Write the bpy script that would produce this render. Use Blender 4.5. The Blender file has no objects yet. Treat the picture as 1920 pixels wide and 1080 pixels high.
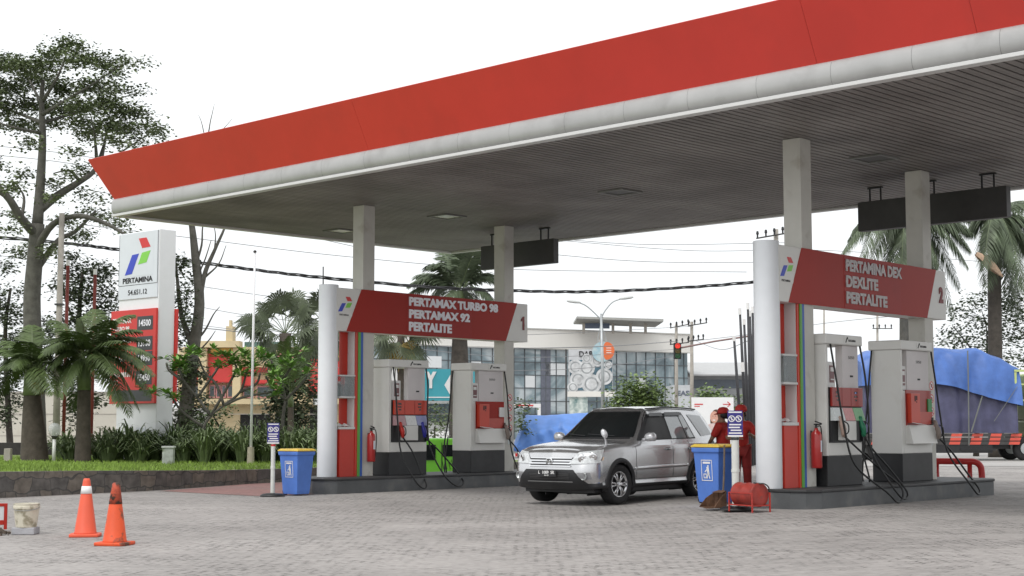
import bpy, bmesh, math, random
from mathutils import Vector, Matrix
from mathutils.bvhtree import BVHTree
random.seed(7)
R = math.radians
SC = bpy.context.scene
COL = SC.collection

# ------------------------------------------------------------------ camera
CAMH = 1.4; F = 2840.0; TH = R(5.13); CT, STH = math.cos(TH), math.sin(TH)
cd = bpy.data.cameras.new('camera'); cam = bpy.data.objects.new('camera', cd); COL.objects.link(cam)
cam.location = (0, 0, CAMH); cam.rotation_euler = (R(90) + TH, 0, 0)
cd.sensor_width = 36; cd.lens = 36 * F / 1920; cd.clip_end = 3000; cd.clip_start = 0.1
SC.camera = cam
# ------------------------------------------------------------------ world, sun, exposure
SUN_EL, SUN_AZ = 58, 215      # azimuth the light comes from, degrees clockwise from +Y
w = bpy.data.worlds.new("World"); SC.world = w; w.use_nodes = True
nt = w.node_tree; nt.nodes.clear()
out = nt.nodes.new('ShaderNodeOutputWorld'); bg = nt.nodes.new('ShaderNodeBackground')
sky = nt.nodes.new('ShaderNodeTexSky'); sky.sky_type = 'NISHITA'; sky.sun_disc = False
sky.sun_elevation = R(SUN_EL); sky.sun_rotation = R(SUN_AZ); sky.dust_density = 6; sky.air_density = 1.5
hs = nt.nodes.new('ShaderNodeHueSaturation'); hs.inputs['Saturation'].default_value = 0.12
mx = nt.nodes.new('ShaderNodeMix'); mx.data_type = 'RGBA'; mx.inputs[0].default_value = 0.72
mx.inputs[7].default_value = (9.6, 9.9, 10.1, 1)      # the even cloud layer of an overcast day
nt.links.new(sky.outputs[0], hs.inputs['Color']); nt.links.new(hs.outputs[0], mx.inputs[6])
nt.links.new(mx.outputs[2], bg.inputs[0]); bg.inputs[1].default_value = 0.1
nt.links.new(bg.outputs[0], out.inputs[0])
sd = bpy.data.lights.new('sun', 'SUN'); sun = bpy.data.objects.new('sun', sd); COL.objects.link(sun)
sd.energy = 0.9; sd.angle = R(20); sd.color = (1, .97, .92)
az = R(SUN_AZ); el = R(SUN_EL)
dv = Vector((math.sin(az) * math.cos(el), math.cos(az) * math.cos(el), math.sin(el)))
sun.rotation_euler = (-dv).to_track_quat('-Z', 'Y').to_euler()
SC.view_settings.view_transform = 'Standard'; SC.view_settings.look = 'None'
SC.view_settings.gamma = 1; SC.view_settings.exposure = 0.55
SC.cycles.max_bounces = 6; SC.cycles.diffuse_bounces = 4; SC.cycles.glossy_bounces = 3
SC.cycles.transparent_max_bounces = 8

# ------------------------------------------------------------------ helpers
def ray(px, py):
    c = 540 - py; return (px - 960, F * CT - c * STH, F * STH + c * CT)
def W(px, py, D):
    r = ray(px, py); k = D / r[1]; return Vector((r[0] * k, D, CAMH + r[2] * k))
def G(px, py, z=0.0):
    r = ray(px, py); k = (z - CAMH) / r[2]; return Vector((r[0] * k, r[1] * k, z))
def sm(a, b, x):
    t = max(0, min(1, (x - a) / (b - a))); return t * t * (3 - 2 * t)
def gz(x, y):
    z = .10 * sm(1.5, 4.5, x) * (1 - sm(45, 55, y))
    z -= .30 * sm(37, 39.5, y) * (1 - sm(44, 47, y)) * sm(-7, -4.5, x) * (1 - sm(0.5, 3, x))
    return z
ANG = math.atan2(.717, .697)
UX, UY = math.cos(ANG), math.sin(ANG)
OX, OY = -3.17, 32.2
def S(s, y, z=0.0):
    return Vector((OX + UX * s - UY * y, OY + UY * s + UX * y, z))

IROT = R(2.5); IANG = ANG + IROT      # the islands stand very slightly turned against the canopy
def IS(s, y, z=0.0):
    b = 0.0 if y > -5 else -10.94
    c, d = math.cos(IROT), math.sin(IROT); y -= b
    return S(s * c - y * d, b + s * d + y * c, z)

MATS = {}
def mat(name, col, rough=.6, metal=0, var=.12, vs=3.0, bump=0, bs=30, spec=.5, coat=0, emit=0, alpha=1, trans=0, var2=None, stain=None):
    if name in MATS: return MATS[name]
    m = bpy.data.materials.new(name); m.use_nodes = True; n = m.node_tree; b = n.nodes['Principled BSDF']
    b.inputs['Roughness'].default_value = rough; b.inputs['Metallic'].default_value = metal
    b.inputs['Specular IOR Level'].default_value = spec; b.inputs['Coat Weight'].default_value = coat
    b.inputs['Alpha'].default_value = alpha; b.inputs['Transmission Weight'].default_value = trans
    tc = n.nodes.new('ShaderNodeTexCoord')
    nz = n.nodes.new('ShaderNodeTexNoise'); nz.inputs['Scale'].default_value = vs; nz.inputs['Detail'].default_value = 6
    nz.inputs['Roughness'].default_value = .62
    n.links.new(tc.outputs['Object'], nz.inputs['Vector'])
    rp = n.nodes.new('ShaderNodeValToRGB'); rp.color_ramp.elements[0].position = .32; rp.color_ramp.elements[1].position = .7
    c2 = var2 or tuple(c * (1 - var) for c in col)
    rp.color_ramp.elements[0].color = (*c2, 1)
    rp.color_ramp.elements[1].color = (*[min(1, c * (1 + var * .6)) for c in col], 1)
    n.links.new(nz.outputs[0], rp.inputs[0]); src = rp.outputs[0]
    if stain:
        sc_, lo, hi, scol = stain
        z2 = n.nodes.new('ShaderNodeTexNoise'); z2.inputs['Scale'].default_value = sc_; z2.inputs['Detail'].default_value = 8
        n.links.new(tc.outputs['Object'], z2.inputs['Vector'])
        r2 = n.nodes.new('ShaderNodeValToRGB'); r2.color_ramp.elements[0].position = lo; r2.color_ramp.elements[1].position = hi
        n.links.new(z2.outputs[0], r2.inputs[0])
        mm = n.nodes.new('ShaderNodeMix'); mm.data_type = 'RGBA'; n.links.new(r2.outputs[0], mm.inputs[0])
        n.links.new(src, mm.inputs[6]); mm.inputs[7].default_value = (*scol, 1); src = mm.outputs[2]
    n.links.new(src, b.inputs['Base Color'])
    if emit:
        n.links.new(src, b.inputs['Emission Color']); b.inputs['Emission Strength'].default_value = emit
    if bump:
        bn = n.nodes.new('ShaderNodeTexNoise'); bn.inputs['Scale'].default_value = bs; bn.inputs['Detail'].default_value = 4
        n.links.new(tc.outputs['Object'], bn.inputs['Vector'])
        bp = n.nodes.new('ShaderNodeBump'); bp.inputs['Strength'].default_value = bump; bp.inputs['Distance'].default_value = .02
        n.links.new(bn.outputs[0], bp.inputs['Height']); n.links.new(bp.outputs[0], b.inputs['Normal'])
    MATS[name] = m; return m

class MB:
    def __init__(s): s.v = []; s.f = []; s.smooth = False
    def add(s, vs, fs):
        o = len(s.v); s.v += [tuple(v) for v in vs]; s.f += [tuple(i + o for i in f) for f in fs]; return s
    def box(s, c, d, rz=0, M=None):
        x, y, z = d[0] / 2, d[1] / 2, d[2] / 2
        vs = [Vector((i, j, k)) for i in (-x, x) for j in (-y, y) for k in (-z, z)]
        m = Matrix.Translation(Vector(c)) @ (M if M else Matrix.Rotation(rz, 4, 'Z'))
        return s.add([m @ v for v in vs], [(0, 1, 3, 2), (4, 6, 7, 5), (0, 4, 5, 1), (2, 3, 7, 6), (0, 2, 6, 4), (1, 5, 7, 3)])
    def b2(s, a, b):   # box from min to max corner
        return s.box([(a[i] + b[i]) / 2 for i in range(3)], [abs(b[i] - a[i]) for i in range(3)])
    def tube(s, pts, rad, n=8, cap=True):
        pts = [Vector(p) for p in pts]
        if not hasattr(rad, '__len__'): rad = [rad] * len(pts)
        rings = []; up = None
        for i, p in enumerate(pts):
            a = pts[max(i - 1, 0)]; b = pts[min(i + 1, len(pts) - 1)]; d = (b - a)
            d = d.normalized() if d.length > 1e-9 else Vector((0, 0, 1))
            if up is None: up = Vector((0, 0, 1)) if abs(d.z) < .9 else Vector((1, 0, 0))
            e = d.cross(up)
            if e.length < 1e-5: e = d.orthogonal()
            e.normalize(); g = d.cross(e).normalized(); up = -g if False else e.cross(d)
            rings.append([p + (e * math.cos(2 * math.pi * k / n) + g * math.sin(2 * math.pi * k / n)) * rad[i] for k in range(n)])
        vs = [q for r in rings for q in r]; fs = []
        for i in range(len(pts) - 1):
            for k in range(n):
                fs.append((i * n + k, i * n + (k + 1) % n, (i + 1) * n + (k + 1) % n, (i + 1) * n + k))
        if cap: fs.append(tuple(range(n))[::-1]); fs.append(tuple((len(pts) - 1) * n + k for k in range(n)))
        return s.add(vs, fs)
    def lathe(s, prof, c=(0, 0, 0), n=24, M=None):
        c = Vector(c); vs = []; fs = []
        for r, z in prof:
            for k in range(n):
                a = 2 * math.pi * k / n; v = Vector((r * math.cos(a), r * math.sin(a), z)); vs.append(c + (M @ v if M else v))
        for i in range(len(prof) - 1):
            for k in range(n): fs.append((i * n + k, i * n + (k + 1) % n, (i + 1) * n + (k + 1) % n, (i + 1) * n + k))
        fs.append(tuple(range(n))[::-1]); fs.append(tuple((len(prof) - 1) * n + k for k in range(n)))
        return s.add(vs, fs)
    def prism(s, poly, f0, f1):   # poly of (a,b); f0/f1 map (a,b)->point
        n = len(poly); vs = [f0(*p) for p in poly] + [f1(*p) for p in poly]
        return s.add(vs, [tuple(range(n))[::-1], tuple(range(n, 2 * n))] + [(i, (i + 1) % n, n + (i + 1) % n, n + i) for i in range(n)])
    def grid(s, rows):
        nr = len(rows); nc = len(rows[0])
        return s.add([p for r in rows for p in r], [(i * nc + j, i * nc + j + 1, (i + 1) * nc + j + 1, (i + 1) * nc + j) for i in range(nr - 1) for j in range(nc - 1)])
    def quad(s, a, b, c, d): return s.add([a, b, c, d], [(0, 1, 2, 3)])
    def mesh(s, name, mats, smooth=False):
        me = bpy.data.meshes.new(name); me.from_pydata(s.v, [], s.f); me.update()
        for m in (mats if isinstance(mats, (list, tuple)) else [mats]): me.materials.append(m)
        if smooth: me.polygons.foreach_set('use_smooth', [True] * len(me.polygons))
        return me
    def build(s, name, mats, parent=None, smooth=False, bevel=0, solid=0, fix=True):
        me = s.mesh(name, mats, smooth)
        if fix:
            b = bmesh.new(); b.from_mesh(me); bmesh.ops.recalc_face_normals(b, faces=b.faces); b.to_mesh(me); b.free()
        o = bpy.data.objects.new(name, me); COL.objects.link(o)
        if parent: o.parent = parent
        if solid:
            md = o.modifiers.new('solid', 'SOLIDIFY'); md.thickness = solid
        if bevel:
            md = o.modifiers.new('bevel', 'BEVEL'); md.width = bevel; md.segments = 2; md.limit_method = 'ANGLE'
            md.harden_normals = False
        if smooth == 'auto' or (smooth and bevel == 0): pass
        return o

def tag(o, label=None, cat=None, group=None, kind=None):
    if label: o['label'] = label
    if cat: o['category'] = cat
    if group: o['group'] = group
    if kind: o['kind'] = kind
    return o
def thing(name, label, cat, loc=(0, 0, 0), rz=0, group=None):
    o = bpy.data.objects.new(name, None); COL.objects.link(o); o.location = loc; o.rotation_euler = (0, 0, rz)
    o.empty_display_size = .2
    return tag(o, label, cat, group)
def copy_tree(o, parent=None):
    c = o.copy(); COL.objects.link(c); c.parent = parent
    for ch in list(o.children): copy_tree(ch, c)
    return c
def smoothpath(pts, k=6):
    P = [Vector(p) for p in pts]; P = [P[0] * 2 - P[1]] + P + [P[-1] * 2 - P[-2]]; o = []
    for i in range(1, len(P) - 2):
        for j in range(k):
            t = j / k; a, b, c, d = P[i - 1], P[i], P[i + 1], P[i + 2]
            o.append(.5 * ((2 * b) + (c - a) * t + (2 * a - 5 * b + 4 * c - d) * t * t + (3 * b - a - 3 * c + d) * t ** 3))
    o.append(P[-2]); return o
FONT_EX = {}
def text(body, cap_h, width, M, m, parent, name='lettering', bold=0.02, ext=.008, align='L'):
    """letters as a mesh: M maps (x right, y up, z out) to the parent's space; width fits the line"""
    cu = bpy.data.curves.new('t', 'FONT'); cu.body = body; cu.size = 1; cu.offset = bold; cu.extrude = 0.5; cu.resolution_u = 3
    o = bpy.data.objects.new('t', cu); COL.objects.link(o)
    bpy.context.view_layer.update()
    dg = bpy.context.evaluated_depsgraph_get()
    me = bpy.data.meshes.new_from_object(o.evaluated_get(dg))
    bpy.data.objects.remove(o)
    xs = [v.co.x for v in me.vertices]; x0, x1 = min(xs), max(xs)
    ys = [v.co.y for v in me.vertices]; y0, y1 = min(ys), max(ys)
    sx = (width / (x1 - x0)) if width else cap_h / (y1 - y0); sy = cap_h / (y1 - y0)
    off = {'L': 0, 'C': -(x1 - x0) / 2 * sx, 'R': -(x1 - x0) * sx}[align]
    for v in me.vertices:
        v.co = M @ Vector(((v.co.x - x0) * sx + off, (v.co.y - y0) * sy, v.co.z * 2 * ext))
    me.materials.clear(); me.materials.append(m); me.name = name
    r = bpy.data.objects.new(name, me); COL.objects.link(r); r.parent = parent
    return r
def front(x, y, z):   # letters on a face whose outward normal is -y
    return Matrix(((1, 0, 0, x), (0, 0, -1, y), (0, 1, 0, z), (0, 0, 0, 1)))
def endface(x, y, z):   # letters on a face whose outward normal is -x; reading direction is -y
    return Matrix(((0, 0, -1, x), (-1, 0, 0, y), (0, 1, 0, z), (0, 0, 0, 1)))

# ------------------------------------------------------------------ materials
white = mat('white_panel', (.74, .73, .70), .4, var=.04, vs=1.5, stain=(2.2, .62, .9, (.60, .57, .52)))
post_white = mat('post_white', (.80, .82, .85), .35, var=.03)
cream = mat('column_paint', (.60, .585, .54), .6, var=.08, vs=2, stain=(3, .58, .8, (.42, .39, .34)))
red = mat('fascia_red', (.61, .044, .032), .36, var=.07, vs=.8, bump=.10, bs=1.6, stain=(1.3, .52, .85, (.53, .042, .032)))
hred = mat('header_red', (.37, .023, .014), .5, spec=.25, var=.06, vs=1)
cred = mat('cabinet_red', (.55, .035, .018), .35, var=.05)
dred = mat('dark_red_paint', (.28, .02, .015), .5, var=.2, vs=8)
alu = mat('aluminium', (.43, .43, .425), .36, metal=.2, var=.10, vs=1.2, bump=.12, bs=5, stain=(2.0, .55, .8, (.33, .325, .32)))
wtrim = mat('white_trim', (.62, .62, .61), .4, var=.03)
black = mat('black_paint', (.018, .018, .02), .45, var=.3, vs=6)
rubber = mat('black_rubber', (.015, .015, .016), .5, var=.2)
kerbm = mat('kerb_grey', (.10, .105, .11), .6, var=.25, vs=1.2, bump=.15, stain=(2.5, .5, .75, (.16, .155, .15)))
kerbtop = mat('kerb_top', (.04, .04, .042), .55, var=.3, vs=3)
green = mat('stripe_green', (.10, .36, .06), .4, var=.03); blue = mat('stripe_blue', (.02, .09, .42), .4, var=.03)
lg_red = mat('logo_red', (.62, .03, .03), .4, var=.02); lg_green = mat('logo_green', (.22, .60, .07), .4, var=.02); lg_blue = mat('logo_blue', (.03, .06, .50), .4, var=.02)
dgrey = mat('sign_grey', (.05, .048, .047), .5, var=.25, vs=2)
letterw = mat('letter_white', (.86, .85, .90), .4, var=.04); letterg = mat('letter_grey', (.46, .42, .42), .4, var=.2, vs=14)
ink = mat('ink_black', (.02, .02, .022), .6, var=.1)
cardw = mat('card_white', (.80, .79, .78), .5, var=.05)
maroon = mat('screen_maroon', (.16, .045, .05), .3, var=.1)
glassd = mat('dark_glass', (.014, .017, .018), .04, var=.2, spec=.8)
chrome = mat('chrome', (.75, .75, .76), .12, metal=1, var=.05)

# ------------------------------------------------------------------ ground
def paving_mat(name, base, joint, scale=6.0, dirt=(.20, .19, .18)):
    m = bpy.data.materials.new(name); m.use_nodes = True; n = m.node_tree; L = n.links; b = n.nodes['Principled BSDF']
    b.inputs['Roughness'].default_value = .82; b.inputs['Specular IOR Level'].default_value = .25
    tc = n.nodes.new('ShaderNodeTexCoord')
    dn = n.nodes.new('ShaderNodeTexNoise'); dn.inputs['Scale'].default_value = 1.6; dn.inputs['Detail'].default_value = 3
    L.new(tc.outputs['Object'], dn.inputs['Vector'])
    vm = n.nodes.new('ShaderNodeVectorMath'); vm.operation = 'SCALE'; vm.inputs['Scale'].default_value = .12
    L.new(dn.outputs['Color'], vm.inputs[0])
    va = n.nodes.new('ShaderNodeVectorMath'); L.new(tc.outputs['Object'], va.inputs[0]); L.new(vm.outputs[0], va.inputs[1])
    mp = n.nodes.new('ShaderNodeMapping'); mp.inputs['Rotation'].default_value = (0, 0, ANG); L.new(va.outputs[0], mp.inputs[0])
    bt = n.nodes.new('ShaderNodeTexBrick'); bt.inputs['Scale'].default_value = scale; bt.inputs['Mortar Size'].default_value = .06
    bt.inputs['Mortar Smooth'].default_value = .35; bt.inputs['Bias'].default_value = 0
    bt.inputs['Brick Width'].default_value = 1.0; bt.inputs['Row Height'].default_value = .5
    bt.inputs['Color1'].default_value = (1, 1, 1, 1); bt.inputs['Color2'].default_value = (.72, .72, .72, 1); bt.inputs['Mortar'].default_value = (0, 0, 0, 1)
    L.new(mp.outputs[0], bt.inputs['Vector'])
    # joints open up in patches and close under dust elsewhere
    pn = n.nodes.new('ShaderNodeTexNoise'); pn.inputs['Scale'].default_value = .55; pn.inputs['Detail'].default_value = 7; pn.inputs['Roughness'].default_value = .7
    L.new(tc.outputs['Object'], pn.inputs['Vector'])
    pr = n.nodes.new('ShaderNodeMapRange'); pr.inputs[1].default_value = .38; pr.inputs[2].default_value = .60; pr.inputs[3].default_value = .06; pr.inputs[4].default_value = 1
    L.new(pn.outputs[0], pr.inputs[0])
    dd = n.nodes.new('ShaderNodeTexNoise'); dd.inputs['Scale'].default_value = 5.5; dd.inputs['Detail'].default_value = 3
    L.new(tc.outputs['Object'], dd.inputs['Vector'])
    dr = n.nodes.new('ShaderNodeMapRange'); dr.inputs[1].default_value = .46; dr.inputs[2].default_value = .60; dr.inputs[3].default_value = .2; dr.inputs[4].default_value = 1.3
    L.new(dd.outputs[0], dr.inputs[0])
    j0 = n.nodes.new('ShaderNodeMath'); j0.operation = 'MULTIPLY'; L.new(bt.outputs['Fac'], j0.inputs[0]); L.new(pr.outputs[0], j0.inputs[1])
    jm = n.nodes.new('ShaderNodeMath'); jm.operation = 'MULTIPLY'; jm.use_clamp = True; L.new(j0.outputs[0], jm.inputs[0]); L.new(dr.outputs[0], jm.inputs[1])
    big = n.nodes.new('ShaderNodeTexNoise'); big.inputs['Scale'].default_value = .22; big.inputs['Detail'].default_value = 8; big.inputs['Roughness'].default_value = .6
    L.new(tc.outputs['Object'], big.inputs['Vector'])
    cr = n.nodes.new('ShaderNodeValToRGB'); cr.color_ramp.elements[0].position = .35; cr.color_ramp.elements[1].position = .65
    cr.color_ramp.elements[0].color = (*[c * .80 for c in base], 1); cr.color_ramp.elements[1].color = (*[c * 1.08 for c in base], 1)
    L.new(big.outputs[0], cr.inputs[0])
    tn = n.nodes.new('ShaderNodeMix'); tn.data_type = 'RGBA'; tn.blend_type = 'MULTIPLY'; tn.inputs[0].default_value = .45
    L.new(cr.outputs[0], tn.inputs[6]); L.new(bt.outputs['Color'], tn.inputs[7])
    mj = n.nodes.new('ShaderNodeMix'); mj.data_type = 'RGBA'; L.new(jm.outputs[0], mj.inputs[0]); L.new(cr.outputs[0], mj.inputs[6]); mj.inputs[7].default_value = (*joint, 1)
    fn = n.nodes.new('ShaderNodeTexNoise'); fn.inputs['Scale'].default_value = 9; fn.inputs['Detail'].default_value = 8
    L.new(tc.outputs['Object'], fn.inputs['Vector'])
    fr = n.nodes.new('ShaderNodeMapRange'); fr.inputs[1].default_value = .3; fr.inputs[2].default_value = .75; fr.inputs[3].default_value = .82; fr.inputs[4].default_value = 1.1
    L.new(fn.outputs[0], fr.inputs[0])
    mu = n.nodes.new('ShaderNodeMix'); mu.data_type = 'RGBA'; mu.blend_type = 'MULTIPLY'; mu.inputs[0].default_value = 1
    L.new(mj.outputs[2], mu.inputs[6]); L.new(fr.outputs[0], mu.inputs[7])
    # oil stains and tyre dirt in the lanes
    on = n.nodes.new('ShaderNodeTexNoise'); on.inputs['Scale'].default_value = .8; on.inputs['Detail'].default_value = 9; on.inputs['Roughness'].default_value = .7
    mp2 = n.nodes.new('ShaderNodeMapping'); mp2.inputs['Rotation'].default_value = (0, 0, ANG); mp2.inputs['Scale'].default_value = (.35, 1, 1); L.new(tc.outputs['Object'], mp2.inputs[0])
    L.new(mp2.outputs[0], on.inputs['Vector'])
    orr = n.nodes.new('ShaderNodeMapRange'); orr.inputs[1].default_value = .52; orr.inputs[2].default_value = .70; orr.inputs[3].default_value = 0; orr.inputs[4].default_value = .55
    L.new(on.outputs[0], orr.inputs[0])
    mo = n.nodes.new('ShaderNodeMix'); mo.data_type = 'RGBA'; L.new(orr.outputs[0], mo.inputs[0]); L.new(mu.outputs[2], mo.inputs[6]); mo.inputs[7].default_value = (*dirt, 1)
    L.new(mo.outputs[2], b.inputs['Base Color'])
    inv = n.nodes.new('ShaderNodeMath'); inv.operation = 'SUBTRACT'; inv.inputs[0].default_value = 1; L.new(jm.outputs[0], inv.inputs[1])
    ad = n.nodes.new('ShaderNodeMath'); ad.operation = 'MULTIPLY_ADD'; L.new(fn.outputs[0], ad.inputs[0]); ad.inputs[1].default_value = .5; L.new(inv.outputs[0], ad.inputs[2])
    bp = n.nodes.new('ShaderNodeBump'); bp.inputs['Strength'].default_value = .8; bp.inputs['Distance'].default_value = .02
    L.new(ad.outputs[0], bp.inputs['Height']); L.new(bp.outputs[0], b.inputs['Normal'])
    return m
pave = paving_mat('paving_blocks', (.37, .348, .333), (.045, .042, .04))
pinkpave = paving_mat('paving_red', (.36, .20, .185), (.15, .12, .11))
xs = [-600, -250, -120, -60, -40, -30] + [-24 + i for i in range(0, 60)] + [40, 60, 120, 250, 600]
ys = [-60, -20, -5] + [i for i in range(0, 62)] + [70, 90, 130, 200, 400, 1500]
g = MB().grid([[(x, y, gz(x, y)) for x in xs] for y in ys]).build('ground', pave, fix=False, smooth=True)
for p in g.data.polygons:
    if p.normal.z < 0: p.flip()
tag(g, 'grey interlocking paving blocks of the station forecourt', None, None, 'structure')
asph = mat('road_concrete', (.40, .385, .37), .85, var=.2, vs=.4, bump=.2, bs=20)
o = MB().grid([[(x, y, gz(x, y) + .008) for x in (-300, -60, -20, -7, -5, -4, -2, 0, 1, 2, 3, 4, 5, 8, 14, 20, 60, 300)] for y in (47.5, 50, 53, 56, 64, 74)]).build('road', asph, fix=False)
tag(o, 'pale concrete road passing behind the station', None, None, 'structure')
pp = [G(300, 921), G(500, 931.5), G(600, 926), (-3.0, 36.2, 0), (-4.6, 38.2, 0), G(470, 907.5)]
pts = [(p[0], p[1], .006) for p in pp]
o = MB().add(pts, [tuple(range(len(pts)))]).build('pavement', pinkpave)
tag(o, 'faded red paving block apron beside the planter wall', None, None, 'structure')

# ------------------------------------------------------------------ retaining wall and lawn
stone = mat('andesite_stone', (.13, .12, .112), .85, var=.3, vs=2.5, bump=.5, bs=14)
def stone_nodes(m):
    n = m.node_tree; L = n.links; b = n.nodes['Principled BSDF']
    tc = n.nodes.new('ShaderNodeUVMap'); bt = n.nodes.new('ShaderNodeTexBrick'); bt.inputs['Scale'].default_value = 1
    dn = n.nodes.new('ShaderNodeTexNoise'); dn.inputs['Scale'].default_value = 2.2; L.new(tc.outputs[0], dn.inputs['Vector'])
    sc = n.nodes.new('ShaderNodeVectorMath'); sc.operation = 'SCALE'; sc.inputs['Scale'].default_value = .34; L.new(dn.outputs['Color'], sc.inputs[0])
    va = n.nodes.new('ShaderNodeVectorMath'); L.new(tc.outputs[0], va.inputs[0]); L.new(sc.outputs[0], va.inputs[1]); L.new(va.outputs[0], bt.inputs['Vector'])
    bt.inputs['Brick Width'].default_value = .46; bt.inputs['Row Height'].default_value = .26; bt.inputs['Mortar Size'].default_value = .016
    bt.inputs['Mortar Smooth'].default_value = .4
    bt.inputs['Color1'].default_value = (.20, .17, .14, 1); bt.inputs['Color2'].default_value = (.115, .108, .104, 1); bt.offset = .37; bt.squash = .6; bt.squash_frequency = 3; bt.inputs['Mortar'].default_value = (.085, .08, .075, 1)
    nz = n.nodes.new('ShaderNodeTexNoise'); nz.inputs['Scale'].default_value = 5; nz.inputs['Detail'].default_value = 8; L.new(tc.outputs[0], nz.inputs['Vector'])
    mr = n.nodes.new('ShaderNodeMapRange'); mr.inputs[1].default_value = .3; mr.inputs[2].default_value = .7; mr.inputs[3].default_value = .6; mr.inputs[4].default_value = 1.25; L.new(nz.outputs[0], mr.inputs[0])
    mu = n.nodes.new('ShaderNodeMix'); mu.data_type = 'RGBA'; mu.blend_type = 'MULTIPLY'; mu.inputs[0].default_value = 1
    L.new(bt.outputs['Color'], mu.inputs[6]); L.new(mr.outputs[0], mu.inputs[7]); L.new(mu.outputs[2], b.inputs['Base Color'])
stone_nodes(stone)
wl = smoothpath([(-30, -6, 0), (-15, 21.2, 0), (-12, 25.6, 0), (-9.71, 28.95, 0), (-8.27, 31.19, 0), (-7.49, 32.44, 0), (-6.12, 35.9, 0), (-5.16, 37.57, 0), (-3.0, 40.5, 0), (1.0, 44.5, 0), (2.0, 45.4, 0)], 5)
def wtop(y): return .51 - .2 * sm(27, 38, y)
wm = MB(); pl = []; acc = 0
for i, p in enumerate(wl):
    if i: acc += (p - wl[i - 1]).length
    d = (wl[min(i + 1, len(wl) - 1)] - wl[max(i - 1, 0)]).normalized(); nrm = Vector((-d.y, d.x, 0))
    zt = wtop(p.y); q = p + nrm * .25; pl.append((p, q, zt, acc))
    wm.v += [(p.x, p.y, -.4), (p.x, p.y, zt), (q.x, q.y, zt), (q.x, q.y, -.4)]
for i in range(len(wl) - 1):
    for k in range(3): wm.f.append((i * 4 + k, i * 4 + k + 1, i * 4 + 5 + k, i * 4 + 4 + k))
o = wm.build('retaining_wall', stone)
uv = o.data.uv_layers.new(name='UVMap')
for lp in o.data.loops:
    vi = lp.vertex_index; uv.data[lp.index].uv = (pl[vi // 4][3], o.data.vertices[vi].co.z + (0 if vi % 4 < 2 else .25))
tag(o, 'low dark grey stone retaining wall holding up the lawn', 'wall')
lawnm = mat('lawn_soil', (.18, .235, .07), .9, var=.35, vs=2.5, bump=.6, bs=40)
def lz(x, y): return .5 - .2 * sm(27, 38, y) + .10 * sm(38, 46, y)
lv = []
for k in range(9):
    t = k / 8
    lv.append([(q.x + (-44 - q.x) * t * (1 if True else 0), q.y + (min(48.2, max(q.y + 2, 46)) - q.y) * min(1, t * 3) if q.y < 46 else q.y, 0) for (p, q, zt, a) in pl])
# lawn: strips from the wall back to D = 48
rows = []
for k in range(10):
    t = k / 9; r = []
    for (p, q, zt, a) in pl:
        tx, ty = q.x - 34 * t * (1 if q.y < 30 else .4) - .0, q.y + (48.5 - q.y) * t
        if q.y < 24: ty = q.y + (48.5 - q.y) * t
        z = zt - .03 if k == 0 else zt * (1 - t) + .42 * t
        r.append((tx, ty, z))
    rows.append(r)
o = MB().grid(rows).build('lawn', lawnm); tag(o, 'bright green lawn raised behind the stone wall', None, None, 'structure')
for p in o.data.polygons:
    if p.normal.z < 0: p.flip()
def lawn_z(x, y):
    return .42 * sm(30, 48, y) + (1 - sm(30, 48, y)) * wtop(y)
bladem = mat('grass_blade', (.23, .35, .055), .7, var=.45, vs=1.2)
gb = MB()
import numpy as np
lawn_bvh = BVHTree.FromPolygons([v.co for v in o.data.vertices], [p.vertices[:] for p in o.data.polygons])
def on_lawn(x, y):
    h = lawn_bvh.ray_cast(Vector((x, y, 5)), Vector((0, 0, -1))); return h[0].z if h[0] else None
for _ in range(26000):
    D = 27 + 19 * random.random() ** 1.2; px = random.uniform(-80, 640); x = (px - 960) / 2851 * D
    z = on_lawn(x, D)
    if z is None: continue
    h = random.uniform(.03, .10); a = random.uniform(0, 6.28); w_ = .018; dx, dy = math.cos(a) * w_, math.sin(a) * w_
    l = random.uniform(-.04, .04)
    gb.add([(x - dx, D - dy, z - .01), (x + dx, D + dy, z - .01), (x + l, D + l * .5, z + h)], [(0, 1, 2)])
o = gb.build('grass', bladem, fix=False); tag(o, 'short bright green grass on the raised lawn', None, None, 'stuff')

# ------------------------------------------------------------------ canopy
CS0, CS1, CY0, CY1, CZ = -3.0, 7.35, -27.0, 5.0, 6.05
cp = thing('station_canopy', 'huge flat petrol station canopy with flared red fascia and silver rounded edge', 'canopy', S(0, 0, 0), ANG)
sof = bpy.data.materials.new('soffit_slats'); sof.use_nodes = True; n = sof.node_tree; L = n.links; b = n.nodes['Principled BSDF']
b.inputs['Roughness'].default_value = .55
tc = n.nodes.new('ShaderNodeTexCoord'); sp = n.nodes.new('ShaderNodeSeparateXYZ'); L.new(tc.outputs['Object'], sp.inputs[0])
nz = n.nodes.new('ShaderNodeTexNoise'); nz.inputs['Scale'].default_value = .7; nz.inputs['Detail'].default_value = 6; L.new(tc.outputs['Object'], nz.inputs['Vector'])
mp = n.nodes.new('ShaderNodeMapping'); mp.inputs['Scale'].default_value = (.15, 6.0, 1); L.new(tc.outputs['Object'], mp.inputs[0])
n2 = n.nodes.new('ShaderNodeTexNoise'); n2.inputs['Scale'].default_value = 2; L.new(mp.outputs[0], n2.inputs['Vector'])
r1 = n.nodes.new('ShaderNodeValToRGB'); r1.color_ramp.elements[0].position = .3; r1.color_ramp.elements[1].position = .7
r1.color_ramp.elements[0].color = (.195, .175, .165, 1); r1.color_ramp.elements[1].color = (.345, .315, .30, 1); L.new(nz.outputs[0], r1.inputs[0])
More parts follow.
